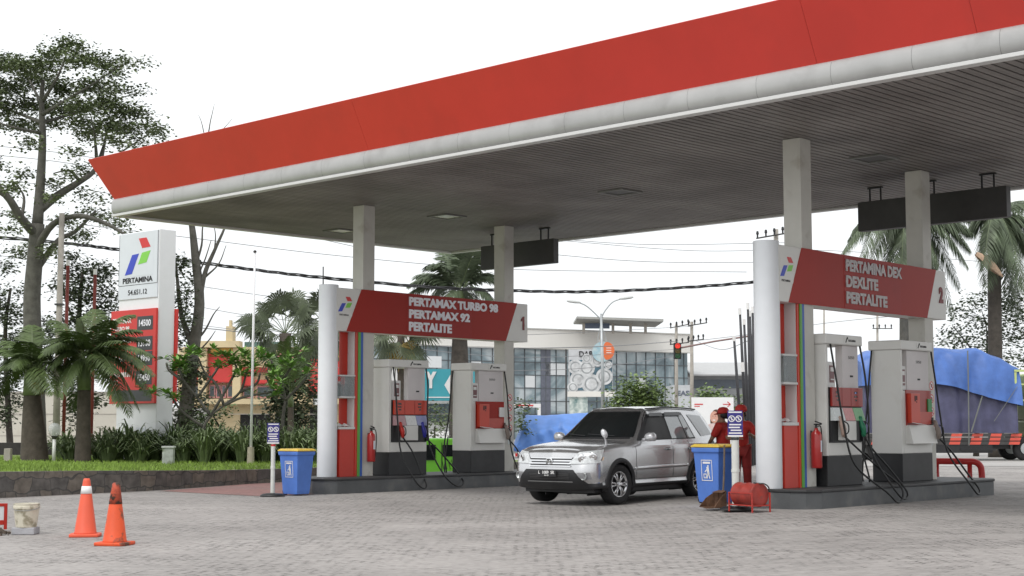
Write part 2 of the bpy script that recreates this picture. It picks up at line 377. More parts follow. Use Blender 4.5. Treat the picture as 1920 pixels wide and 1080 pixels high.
mu = n.nodes.new('ShaderNodeMix'); mu.data_type = 'RGBA'; mu.blend_type = 'MULTIPLY'; mu.inputs[0].default_value = .5; L.new(r1.outputs[0], mu.inputs[6]); L.new(n2.outputs[0], mu.inputs[7])
L.new(mu.outputs[2], b.inputs['Base Color'])
groove = mat('soffit_groove', (.055, .05, .048), .8)
sm_ = MB(); gm = MB(); y = CY0 + .1; k = 0
while y < CY1 - .1:
    sm_.b2((CS0 + .12, y, CZ), (CS1 - .12, y + .125, CZ + .03)); y += .16; k += 1
sm_.build('soffit', sof, cp)
MB().b2((CS0 + .05, CY0 + .05, CZ + .034), (CS1 - .05, CY1 - .05, CZ + .06)).build('soffit_backing', groove, cp)
MB().b2((CS0 + .04, CY0 + .04, CZ + .30), (CS1 - .04, CY1 - .04, CZ + .5)).build('roof_deck', mat('roof_sheet', (.35, .35, .36), .6), cp)
# rounded aluminium edge: sections with joints
def edge_section(mb, p0, p1, nrm, r=.17, zc=CZ + .185, n_=10):
    ring = []
    for e in (p0, p1):
        rr = []
        for k in range(n_ + 1):
            a = -math.pi / 2 + math.pi * k / n_
            rr.append(Vector((e[0] + nrm[0] * r * .40 * math.cos(a), e[1] + nrm[1] * r * .40 * math.cos(a), zc + r * math.sin(a))))
        ring.append(rr)
    mb.grid(ring)
em = MB(); y = CY1 + .05
while y > CY0:
    y2 = max(y - 1.24, CY0); edge_section(em, (CS0 - .02, y), (CS0 - .02, y2 + .004), (-1, 0)); y = y2
x = CS0 - .02
while x < CS1:
    x2 = min(x + 1.24, CS1); edge_section(em, (x, CY1 + .05), (x2 - .004, CY1 + .05), (0, 1)); x = x2
y = CY1 + .05
while y > CY0:
    y2 = max(y - 1.24, CY0); edge_section(em, (CS1, y), (CS1, y2 + .004), (1, 0)); y = y2
em.build('rounded_edge', alu, cp, smooth=True, fix=False)
tm = MB()
tm.b2((CS0 - .05, CY0, CZ - .045), (CS0 + .12, CY1 + .1, CZ + .012)); tm.b2((CS0 + .121, CY1 - .1, CZ - .042), (CS1 + .03, CY1 + .09, CZ + .013)); tm.b2((CS1 - .13, CY0, CZ - .043), (CS1 + .031, CY1 - .101, CZ + .014))
tm.build('edge_trim', wtrim, cp, bevel=.006)
MB().b2((CS0 + .0, CY0, CZ + .03), (CS0 + .03, CY1, CZ + .5)).b2((CS0, CY1 - .03, CZ + .03), (CS1, CY1, CZ + .48)).b2((CS1 - .03, CY0, CZ + .03), (CS1, CY1 - .04, CZ + .48)).build('edge_backing', dgrey, cp)
fz0, fz1, fo = CZ + .335, CZ + 1.24, .44
fm = MB(); joints = MB()
c0 = lambda s, y, t: Vector((CS0 - fo * t if s == 0 else CS1 + fo * t, y + (fo * t if y > 0 else 0), fz0 + (fz1 - fz0) * t))
def fpanel(a0, a1, b0, b1):   # quad a0,a1 bottom, b0,b1 top with thickness
    n_ = ((a1 - a0).cross(b0 - a0)).normalized() * .05
    fm.add([a0, a1, b1, b0, a0 + n_, a1 + n_, b1 + n_, b0 + n_], [(0, 1, 2, 3), (7, 6, 5, 4), (0, 4, 5, 1), (1, 5, 6, 2), (2, 6, 7, 3), (3, 7, 4, 0)])
Y1 = CY1 + .03; ys_ = [Y1, -3.7, -13.3, -15.7, -20.5, CY0]
for i in range(len(ys_) - 1):
    ya, yb = ys_[i], ys_[i + 1] + .006
    ta = Y1 + fo if i == 0 else ya
    fpanel(Vector((CS0 - .02, yb, fz0)), Vector((CS0 - .02, ya, fz0)), Vector((CS0 - .02 - fo, yb, fz1)), Vector((CS0 - .02 - fo, ta, fz1)))
    fpanel(Vector((CS1, ya, fz0)), Vector((CS1, yb, fz0)), Vector((CS1 + fo, ta, fz1)), Vector((CS1 + fo, yb, fz1)))
fpanel(Vector((CS0, Y1, fz0)), Vector((CS1, Y1, fz0)), Vector((CS0 - fo, Y1 + fo, fz1)), Vector((CS1 + fo, Y1 + fo, fz1)))
fm.build('fascia', red, cp)
lampm = mat('lamp_lens', (.55, .60, .45), .25, var=.25, vs=9)
for (px, py, mm) in ((640, 433, 0), (838, 406, 1), (1163, 360, 2), (1640, 297, 2)):
    q = G(px, py, CZ - .01); dx, dy = q.x - OX, q.y - OY; s_, y_ = dx * UX + dy * UY, -dx * UY + dy * UX
    fr = MB(); 
    for a, b_, c_, d_ in ((-.32, -.32, .32, -.27), (-.32, .27, .32, .32), (-.32, -.27, -.27, .27), (.27, -.27, .32, .27)):
        fr.b2((s_ + a, y_ + b_, CZ - .03), (s_ + c_, y_ + d_, CZ - .002))
    lo = fr.build('ceiling_lamp', mat('lamp_frame', (.2, .2, .19), .5), cp)
    MB().b2((s_ - .26, y_ - .26, CZ - .012), (s_ + .26, y_ + .26, CZ - .003)).build('lamp_lens', lampm if mm < 2 else dgrey, lo)

# columns
def column(name_s, y0, label, zb, fx=0):
    for i, s_ in enumerate((0, 4.48 if y0 == 0 else 4.25)):
        t = thing('canopy_column', label[i], 'column', IS(s_, y0, zb), IANG, 'canopy columns')
        h = CZ - zb - .003
        MB().b2((-.165, -.165, 0), (.165, .165, h)).build('shaft', cream, t, bevel=.008)
        jm = MB()
        if i == 1:
            for k in range(4):
                z = 1.70 - k * .235 + .0
                M = Matrix.Translation((0.02, -.1655, z)) @ Matrix.Rotation(R(90), 4, 'X')
                st = MB().lathe([(.0, 0), (.088, 0), (.088, .004), (0, .004)], n=24, M=M.to_3x3(), c=(0.02, -.166, z)).build('prohibition_sticker', cardw, t)
                rg = MB(); mm = M.to_3x3()
                ring = [[Vector((.02, -.1715, z)) + mm @ Vector((r_ * math.cos(a), r_ * math.sin(a), 0)) for a in [2 * math.pi * q / 24 for q in range(25)]] for r_ in (.062, .082)]
                rg.grid(ring); rg.box((.02, -.1725, z), (.12, .002, .016), M=Matrix.Rotation(R(45), 4, 'Y')); rg.build('red_ring', lg_red, st)
                MB().box((.02, -.1716, z), (.03, .0015, .06)).box((.025, -.1717, z + .01), (.05, .0015, .02)).build('symbol', ink, st)
            MB().b2((-.05, -.169, .62), (.03, -.1655, .78)).build('notice_label', mat('label_grey', (.6, .66, .66), .5, var=.3, vs=60), t)
column('a', 0, ['square beige canopy column of island 1, nearer the white rounded post', 'square beige canopy column of island 1 with round prohibition stickers, behind the silver car nose'], .31)
column('b', -10.94, ['square beige canopy column of island 2, next to the white rounded post', 'square beige canopy column of island 2 with round prohibition stickers, nearest the red rail'], .395)

# hanging sign boards
for (s_, y0, y1, zb, brs, lab) in ((5.3, -.72, 1.72, 5.18, (-.35, 1.3), 'shorter dark grey board hanging under the canopy behind island 1'),
                                   (5.3, -12.02, -8.9, 5.19, (-11.62, -10.4, -9.25), 'long dark grey board hanging under the canopy behind island 2')):
    t = thing('hanging_board', lab, 'hanging board', S(s_, (y0 + y1) / 2, zb), ANG, 'dark boards hanging under the canopy')
    yc = (y0 + y1) / 2
    MB().b2((-.09, y0 - yc, 0), (.09, y1 - yc, .58)).build('board', dgrey, t, bevel=.01)
    for yb in brs:
        hh = CZ - zb - .005
        MB().tube([(0, yb - yc - .12, .56), (0, yb - yc - .12, hh)], .02, 6).tube([(0, yb - yc + .12, .56), (0, yb - yc + .12, hh)], .02, 6).b2((-.03, yb - yc - .16, hh - .03), (.03, yb - yc + .16, hh)).build('bracket', black, t)

# ------------------------------------------------------------------ islands
def island(y0, zg, label, s0=-1.75):
    t = thing('pump_island', label, 'pump island', IS(0, y0, zg), IANG, 'raised pump islands')
    s1, hw, c = 5.75, .8, .35
    poly = [(s0, -hw + c), (s0 + .12, -hw + .14), (s0 + c, -hw), (s1 - c, -hw), (s1 - .1, -hw + .12), (s1, -hw + c), (s1, hw - c), (s1 - c, hw), (s0 + c, hw), (s0, hw - c)]
    MB().prism(poly, lambda a, b: Vector((a, b, -.15)), lambda a, b: Vector((a, b, .265))).build('kerb', kerbm, t, bevel=.015)
    q = [(a * 1.0 + (.015 if a > 1 else -.015), b + (.015 if b > 0 else -.015)) for a, b in poly]
    MB().prism(q, lambda a, b: Vector((a, b, .266)), lambda a, b: Vector((a, b, .31))).build('deck', kerbtop, t, bevel=.01)
    return t
island(0, 0, 'raised dark grey kerbed island carrying the two pumps of gate 1')
island(-10.94, .085, 'raised dark grey kerbed island carrying the two pumps of gate 2', -1.12)

def logo(parent, f, h):
    """three slanted coloured blocks; f maps (right, up) units of height h to points"""
    def pg(pts, m, nm):
        MB().prism(pts, lambda a, b: f(a * h * 1.22, b * h, 0), lambda a, b: f(a * h * 1.22, b * h, .006)).build(nm, m, parent)
    pg([(.28, .557), (.546, .575), (.28, .024), (0, 0)], lg_blue, 'blue_block')
    pg([(.67, .59), (1, .627), (.85, .307), (.52, .27)], lg_green, 'green_block')
    pg([(.53, 1), (.83, 1), (1, .73), (.67, .717)], lg_red, 'red_block')

def gate(y0, zb, num, lines, label, cls, text_m, n_):
    t = thing('pump_gate_sign', label, 'gate sign', IS(0, y0, zb), IANG, 'numbered gate signs over the pump islands')
    h0, h1 = (3.02, 3.92) if num == '1' else (2.93, 3.83); HE = 5.1 if num == '1' else 4.88
    MB().tube([(-.98, 0, 0), (-.98, 0, h1 + .06)], .205, 32).build('rounded_post', post_white, t, smooth=False, bevel=.01)
    for p in t.children[-1].data.polygons:
        if abs(p.normal.z) < .5: p.use_smooth = True
    MB().b2((-.98, -.2, h0), (HE, .2, h1)).build('header_box', white, t, bevel=.01)
    rp = MB().prism([(-.66, h0 - .004), (HE - .78, h0 - .004), (HE - .38, h1 + .004), (-.24, h1 + .004)], lambda a, b: Vector((a, -.208, b)), lambda a, b: Vector((a, -.2006, b))).build('red_panel', hred, t)
    MB().prism([(-.66, h0 - .004), (HE - .78, h0 - .004), (HE - .38, h1 + .004), (-.24, h1 + .004)], lambda a, b: Vector((a, .208, b)), lambda a, b: Vector((a, .2006, b))).build('red_panel', hred, t)
    MB().b2((1.10, -.2115, h0 + .01), (3.15 if num == '1' else 3.1, -.2085, h1 - .01)).build('letter_panel', mat('header_red_panel', (.36, .026, .02) if num == '1' else (.43, .055, .045), .5, spec=.25, var=.1), t)
    for i, (s_, wd) in enumerate(lines):
        text(s_, .20, wd, front(1.15, -.218, h1 - .265 - i * .272), text_m, t, 'lettering', bold=.05, ext=.008)
    dm = mat('digit_maroon', (.2, .02, .02), .5)
    if num == '2': text(num, .30, .16, front(HE - .28, -.206, h0 + .30), dm, t, 'gate_number', bold=.05)
    else: MB().prism([(.055, 0), (.115, 0), (.115, .32), (.07, .32), (0, .255), (0, .20), (.055, .235)], lambda a, b: Vector((HE - .24 + a, -.212, h0 + .28 + b)), lambda a, b: Vector((HE - .24 + a, -.2006, h0 + .28 + b))).build('gate_number', dm, t)
    lg = MB().b2((-.92, -.2045, h0 + .30), (-.50, -.2006, h0 + .76)).build('logo_plate', white, t)
    logo(lg, lambda a, b, c: Vector((-.90 + a, -.2047 - c, h0 + .40 + b)), .32)
    text('PERTAMINA', .035, .26, front(-.86, -.206, h0 + .32), ink, lg, 'lettering', bold=.01, ext=.002)
    # cabinet between the rounded post and the column
    cb = MB().b2((-.78, -.16, 0), (-.37, .16, .98)).build('cabinet', cred, t, bevel=.004)
    MB().b2((-.79, -.175, .981), (-.365, .175, 1.03)).build('shelf', wtrim, t)
    MB().b2((-.60 if num == '1' else -.78, .05, 1.031), (-.39, .08, 1.62)).build('back_panel', cred, t)
    MB().b2((-.79, -.17, 1.63), (-.365, .17, 1.665)).build('shelf', wtrim, t)
    MB().b2((-.79, -.17, 2.08), (-.365, .17, 2.11)).build('shelf', wtrim, t)
    MB().b2((-.60 if num == '1' else -.78, .05, 2.111), (-.39, .08, h0 - .002)).build('back_panel', cred, t)
    gl = mat('case_glass', (.25, .28, .29), .08, var=.1, alpha=.45, spec=.6)
    MB().b2((-.775, -.165, 1.667), (-.385, -.16, 2.078)).b2((-.775, .16, 1.667), (-.385, .165, 2.078)).build('glass_case', gl, t)
    MB().b2((-.384, -.15, 1.031), (-.366, .15, h0 - .002)).build('white_strip', wtrim, t)
    MB().b2((-.364, -.172, 0), (-.30, .15, h0 - .003)).build('red_strip', cred, t)
    MB().b2((-.298, -.19, 0), (-.235, .12, h0 - .003)).build('green_strip', green, t)
    MB().b2((-.233, -.19, 0), (-.17, .12, h0 - .003)).build('blue_strip', blue, t)
    # bottles stand on the middle shelf
    for k in range(4):
        btl = thing('glass_bottle', cls, 'bottle', IS(-.72 + k * .095, y0 - .05 + .06 * (k % 2), zb + 1.667), IANG, 'glass bottles in the case of gate ' + num)
        MB().lathe([(.034, 0), (.036, .02), (.036, .17), (.018, .23), (.015, .29), (.0, .29)], n=12).build('bottle_body', mat('bottle_glass', (.45, .52, .52), .1, var=.1, alpha=.7), btl, smooth=True)
        MB().lathe([(.018, .27), (.018, .31), (0, .31)], n=10).build('cap', cardw, btl)
    # folded cloth on lower shelf
    cm = MB(); rows = []
    for i in range(7):
        rows.append([(-.74 + .3 * i / 6, -.12 + .2 * j / 6, 1.036 + .07 * math.sin(i * 1.1) ** 2 * math.sin(j * .52 + .2) + .015 * random.random()) for j in range(7)])
    c_ = cm.grid(rows).build('cleaning_cloth', cardw, None, smooth=True); c_.location = IS(0, y0, zb); c_.rotation_euler = (0, 0, IANG)
    tag(c_, 'crumpled white cleaning cloth on the cabinet shelf of gate ' + num, 'cloth', 'cleaning cloths on gate cabinets')
    return t
gate(0, .31, '1', [('PERTAMAX TURBO 98', 2.88), ('PERTAMAX 92', 1.93), ('PERTALITE', 1.34)], 'red and white header sign numbered 1 on a white rounded post and cabinet', 'small clear bottle in the shelf case right of the left blue bin', letterw, 1)
gate(-10.94, .395, '2', [('PERTAMINA DEX', 1.98), ('DEXLITE', 1.1), ('PERTALITE', 1.42)], 'red and white header sign numbered 2 on a white rounded post and cabinet', 'small clear bottle on the shelf under the header numbered 2', letterg, 2)

# ------------------------------------------------------------------ fuel pumps
def pump(s_, y0, zb, label, kind, num):
    t = thing('fuel_pump', label, 'fuel pump', IS(s_, y0, zb), IANG, 'fuel pumps on the islands')
    x0, x1, y_0, y_1 = -.57, .57, -.29, .29
    MB().b2((x0, y_0, 0), (x1, y_1, .49)).build('black_skirt', black, t, bevel=.01)
    MB().b2((x0 + .0715, y_0, .491), (x1, y_1, 1.585)).build('lower_body', white, t, bevel=.012)
    MB().b2((x0, y_0, .491), (x0 + .07, y_1, 2.30)).build('side_panel', white, t, bevel=.008)
    MB().b2((x0 - .03, y_0 - .03, 2.302), (x1 + .03, y_1 + .03, 2.47)).build('top_cap', white, t, bevel=.02)
    px0 = .02 if kind[0] == 'a' else -.28
    pinkw = mat('display_panel', (.68, .64, .64), .5, var=.05)
    dp = MB().b2((px0, y_0 + .03, 1.587), (x1 - .03, y_0 + .16, 2.30)).build('upper_panel', pinkw, t, bevel=.006)
    MB().b2((x0 + .05, y_1 - .16, 1.587), (-px0, y_1 - .03, 2.30)).build('upper_panel', pinkw, t, bevel=.006) if False else None
    MB().b2(((px0 + x1) / 2 - .03, y_0 + .022, 1.78), ((px0 + x1) / 2 + .06, y_0 + .029, 1.81)).build('slot', ink, dp)
    if kind[1] == '2' or kind[0] == 'b':
        text('5050', .05, .2, front((px0 + x1) / 2 - .08, y_0 + .027, 2.08), mat('faint_ink', (.3, .29, .29), .6), dp, 'pump_number', bold=.01, ext=.002)
    cx = -.30 if kind[0] == 'a' else -.40
    cr_ = MB().b2((cx - .13, y_0 + .05, 1.60), (cx + .12, y_0 + .13, 2.02)).build('card_reader', cardw, t, bevel=.01)
    MB().b2((cx - .07, y_0 + .042, 1.68), (cx + .07, y_0 + .049, 1.96)).build('screen', maroon, cr_)
    MB().b2((cx - .05, y_0 + .037, 1.86), (cx + .05, y_0 + .041, 1.93)).b2((cx - .05, y_0 + .037, 1.72), (cx + .05, y_0 + .041, 1.74)).build('notice', cardw, cr_)
    lgp = MB().b2((-.02, y_0 - .034, 2.33), (.40, y_0 - .0305, 2.45)).build('logo_plate', white, t)
    text('PERTAMINA', .035, .24, front(.12, y_0 - .036, 2.362), ink, lgp, 'lettering', bold=.01, ext=.002)
    MB().prism([(.02, 2.345), (.05, 2.345), (.09, 2.42), (.06, 2.42)], lambda a, b: Vector((a, y_0 - .037, b)), lambda a, b: Vector((a, y_0 - .0345, b))).prism([(.08, 2.40), (.11, 2.40), (.10, 2.44), (.07, 2.44)], lambda a, b: Vector((a, y_0 - .037, b)), lambda a, b: Vector((a, y_0 - .0345, b))).build('emblem', ink, lgp)
    orange = mat('pump_red', (.60, .05, .02), .35, var=.06); dkr = mat('pump_dark_red', (.36, .025, .018), .3, var=.1)
    f = y_0
    def nozzle(x, z, m, nm='nozzle'):
        nb = MB().tube(smoothpath([(x, f - .10, z + .20), (x, f - .13, z + .1), (x + .01, f - .16, z), (x + .03, f - .15, z - .12)], 3), [.038] * 4 + [.052] * 3 + [.045] * 2 + [.03], 8)
        nb.tube([(x, f - .06, z + .19), (x, f - .11, z + .2)], .02, 6)
        o_ = nb.build(nm, m, t, smooth=True)
        MB().tube(smoothpath([(x + .01, f - .17, z + .13), (x + .02, f - .24, z + .08), (x + .03, f - .24, z - .04), (x + .03, f - .16, z - .1)], 3), .011, 6).build('trigger_guard', black, o_)
        return o_
    if kind[0] == 'a':
        dk1 = orange if kind[1] == '1' else dkr
        MB().b2((x0 + .06, f - .012, .70), (x1 - .02, f - .0005, 1.60)).build('black_surround', black, t)
        rp = MB().b2((x0 + .10, f - .05, 1.29), (x1 - .03, f - .013, 1.60)).build('price_display', dk1, t, bevel=.008)
        scr = mat('lcd_dark', (.03, .012, .01), .2) ; 
        for xa in (-.30, .30):
            MB().b2((xa - .05, f - .054, 1.50), (xa + .05, f - .0505, 1.54)).b2((xa - .05, f - .054, 1.44), (xa + .05, f - .0505, 1.47)).b2((xa - .02, f - .054, 1.38), (xa + .04, f - .0505, 1.41)).build('display_window', scr, rp)
        MB().b2((-.155, f - .053, 1.30), (-.145, f - .0505, 1.59)).b2((.145, f - .053, 1.30), (.155, f - .0505, 1.59)).build('seam', dred, rp)
        if kind[1] == '2':
            MB().b2((.27, f - .057, 1.505), (.31, f - .0545, 1.525)).build('blue_lamp', mat('lamp_blue', (.3, .35, .9), .3), rp)
        cols = [(.50, .30, .32), (.72, .72, .72), (.30, .32, .55)] if kind[1] == '1' else [(.70, .74, .74), (.62, .25, .25), (.20, .45, .22)]
        for k, c in enumerate(cols):
            a = x0 + .10 + k * .325
            st = MB().add([(a, f - .055, 1.27), (a + .31, f - .055, 1.27), (a + .31, f - .12, 1.06), (a, f - .12, 1.06), (a, f - .013, 1.27), (a + .31, f - .013, 1.27), (a + .31, f - .013, 1.06), (a, f - .013, 1.06)],
                          [(0, 1, 2, 3), (4, 7, 6, 5), (0, 4, 5, 1), (3, 2, 6, 7), (0, 3, 7, 4), (1, 5, 6, 2)]).build('grade_label', mat('grade%s%d' % (kind, k), c, .4, var=.12, vs=20), t)
        MB().b2((-.24, f - .11, .74), (.20, f - .013, 1.055)).build('nozzle_housing', white, t, bevel=.008)
        for xa in (x0 + .07, x1 - .05): MB().b2((xa, f - .05, .72), (xa + .03, f - .013, 1.05)).build('holster', ink, t)
        nc = [mat('nozzle_red', (.55, .03, .02), .4), mat('nozzle_blue', (.03, .03, .30), .4)] if kind[1] == '1' else [mat('nozzle_beige', (.5, .36, .30), .5), mat('nozzle_green', (.02, .20, .10), .4)]
        n1 = nozzle(-.33, .92, nc[0]); n2 = nozzle(.33, .92, nc[1])
        hs_ = [[(-.50, f - .05, 2.3), (-.50, f - .12, 1.9), (-.46, f - .15, 1.2), (-.42, f - .22, .5), (-.34, f - 0.53, -.05), (-.18, f - 0.63, -.26), (-.02, f - 0.59, -.20), (.02, f - .36, .1), (-.12, f - .26, .5), (-.30, f - .16, .80)],
               [(.49, f - .05, 2.3), (.50, f - .10, 1.9), (.46, f - .13, 1.3), (.47, f - .2, .6), (.55, f - 0.55, .0), (.85, f - 0.65, -.25), (1.12, f - 0.59, -.18), (1.15, f - .36, .05), (.75, f - .28, .45), (.36, f - .17, .80)]]
        if kind[1] == '2':
            hs_[0] = [(-.50, f - .05, 2.3), (-.48, f - .14, 1.7), (-.38, f - .2, 1.0), (-.22, f - .3, .35), (.25, f - 0.61, -.10), (.52, f - 0.65, -.27), (.75, f - 0.63, -.2), (.80, f - 0.55, .0), (.45, f - .32, .32), (-.28, f - .16, .80)]
            hs_[1] = [(.47, f - .05, 2.3), (.50, f - .12, 1.8), (.52, f - .16, 1.2), (.46, f - .22, .6), (.5, f - 0.53, .05), (.75, f - 0.63, -.22), (.98, f - 0.59, -.12), (.85, f - .36, .25), (.5, f - .22, .6), (.36, f - .17, .80)]
        for h_ in hs_: MB().tube(smoothpath(h_, 6), .017, 8).build('hose', rubber, t, smooth=True)
    else:
        rp = MB().b2((-.42, f - .02, .98), (x1 - .05, f - .0005, 1.60)).build('display_recess', hred if kind[1] == '1' else dkr, t)
        fl = MB().b2((-.40, f - .10, 1.02), (-.06, f - .0205, 1.54)).build('price_display', orange, t, bevel=.008)
        MB().b2((-.27, f - .104, 1.40), (-.23, f - .1005, 1.50)).b2((-.21, f - .104, 1.42), (-.17, f - .1005, 1.50)).b2((-.21, f - .104, 1.38), (-.18, f - .1005, 1.40)).build('display_window', ink, fl)
        MB().b2((-.08, f - .05, 1.00), (x1 - .08, f - .0205, 1.22)).build('lower_panel', mat('pump_mid_red', (.5, .07, .05), .4), t)
        if kind[1] == '1': MB().b2((.34, f - .045, 1.25), (.50, f - .0205, 1.47)).build('notice_card', cardw, t)
        else: MB().b2((.36, f - .045, 1.22), (.50, f - .0205, 1.45)).build('notice_card', mat('card_green', (.06, .30, .10), .4), t)
        MB().add([(-.42, f - .06, .985), (x1 - .06, f - .06, .985), (x1 - .06, f - .14, .66), (-.42, f - .14, .66), (-.42, f + .02, .985), (x1 - .06, f + .02, .985), (x1 - .06, f + .02, .66), (-.42, f + .02, .66)],
                 [(0, 1, 2, 3), (4, 7, 6, 5), (0, 4, 5, 1), (3, 2, 6, 7), (0, 3, 7, 4), (1, 5, 6, 2)]).build('slanted_shelf', white, t, bevel=.006)
        pap = MB().add([(-.40, f - .11, 1.03), (-.08, f - .11, 1.01), (-.02, f - .20, .985), (-.34, f - .20, 1.0)], [(0, 1, 2, 3)]).build('paper', cardw, t, solid=.004)
        MB().b2((.44, f - .05, .72), (.54, f - .0005, 1.12)).build('holster', ink, t)
        nozzle(.49, .86, mat('nozzle_grey', (.30, .25, .22) if kind[1] == '1' else (.02, .02, .022), .5))
        e = .0 if kind[1] == '1' else .35
        MB().tube(smoothpath([(.50, f - .05, 2.3), (.54, f - .1, 1.8), (.56 + e * .2, f - .13, 1.2), (.52 + e * .4, f - .25, .5), (.45 + e, f - 0.58, -.05), (.62 + e, f - 0.65, -.24), (.80 + e, f - 0.59, -.15), (.86 + e * .8, f - .36, .15), (.72 + e * .3, f - .25, .5), (.52, f - .16, .75)], 6), .017, 8).build('hose', rubber, t, smooth=True)
        # hose on the other lane side, seen past the end panel
        MB().tube(smoothpath([(x0 - .04, y_1 - .05, 2.3), (x0 - .06, y_1, 1.8), (x0 - .08, y_1 + .05, 1.2), (x0 - .16, y_1 + .1, .6), (x0 - .30, y_1 - .1, .02), (x0 - .1, y_1 + .15, .06), (x0 - .02, y_1 + .12, .8)], 6), .017, 8).build('hose', rubber, t, smooth=True)
    return t
pump(1.05, -.02, .31, 'white fuel pump with red and blue nozzles next to the island 1 fire extinguisher', 'a1', 1)
pump(3.6, -.02, .31, 'white fuel pump with one grey nozzle beside the stickered column of island 1', 'b1', 2)
pump(.84, -10.96, .395, 'white fuel pump with beige and green nozzles and looped hoses on island 2', 'a2', 3)
pump(3.4, -10.96, .395, 'white fuel pump with one black nozzle beside the stickered column of island 2', 'b2', 4)

# fire extinguishers
for y0, zb, lab in ((0, .31, 'red fire extinguisher hung on the front column of island 1'), (-10.94, .395, 'red fire extinguisher with paper label hung on the front column of island 2')):
    t = thing('fire_extinguisher', lab, 'fire extinguisher', IS(.02, y0 - .26, zb + .30), IANG, 'fire extinguishers')
    ex = mat('extinguisher_red', (.42, .02, .018), .3, coat=.4)
    MB().lathe([(.0, 0), (.08, 0), (.088, .02), (.088, .52), (.075, .57), (.03, .61), (.028, .64), (0, .64)], n=24).build('cylinder', ex, t, smooth=True)
    MB().tube([(0, 0, .63), (0, 0, .69)], .022, 8).box((.0, -.03, .70), (.03, .13, .02)).box((0, -.04, .73), (.03, .12, .015), M=Matrix.Rotation(R(18), 4, 'X')).build('valve', black, t)
    MB().tube(smoothpath([(.02, -.02, .67), (.09, -.03, .66), (.12, -.03, .5), (.1, -.04, .25), (.095, -.04, .12)], 5), .011, 6).build('hose', rubber, t)
    MB().grid([[(.0895 * math.sin(a), -.0895 * math.cos(a), z) for a in [-.2 + q * .12 for q in range(8)]] for z in (.26, .44)]).build('label', mat('ext_label', (.45, .5, .6), .5, var=.5, vs=40, var2=(.8, .8, .8)), t)
    MB().b2((-.02, .09, .2), (.02, .0945, .6)).build('hanger', black, t)

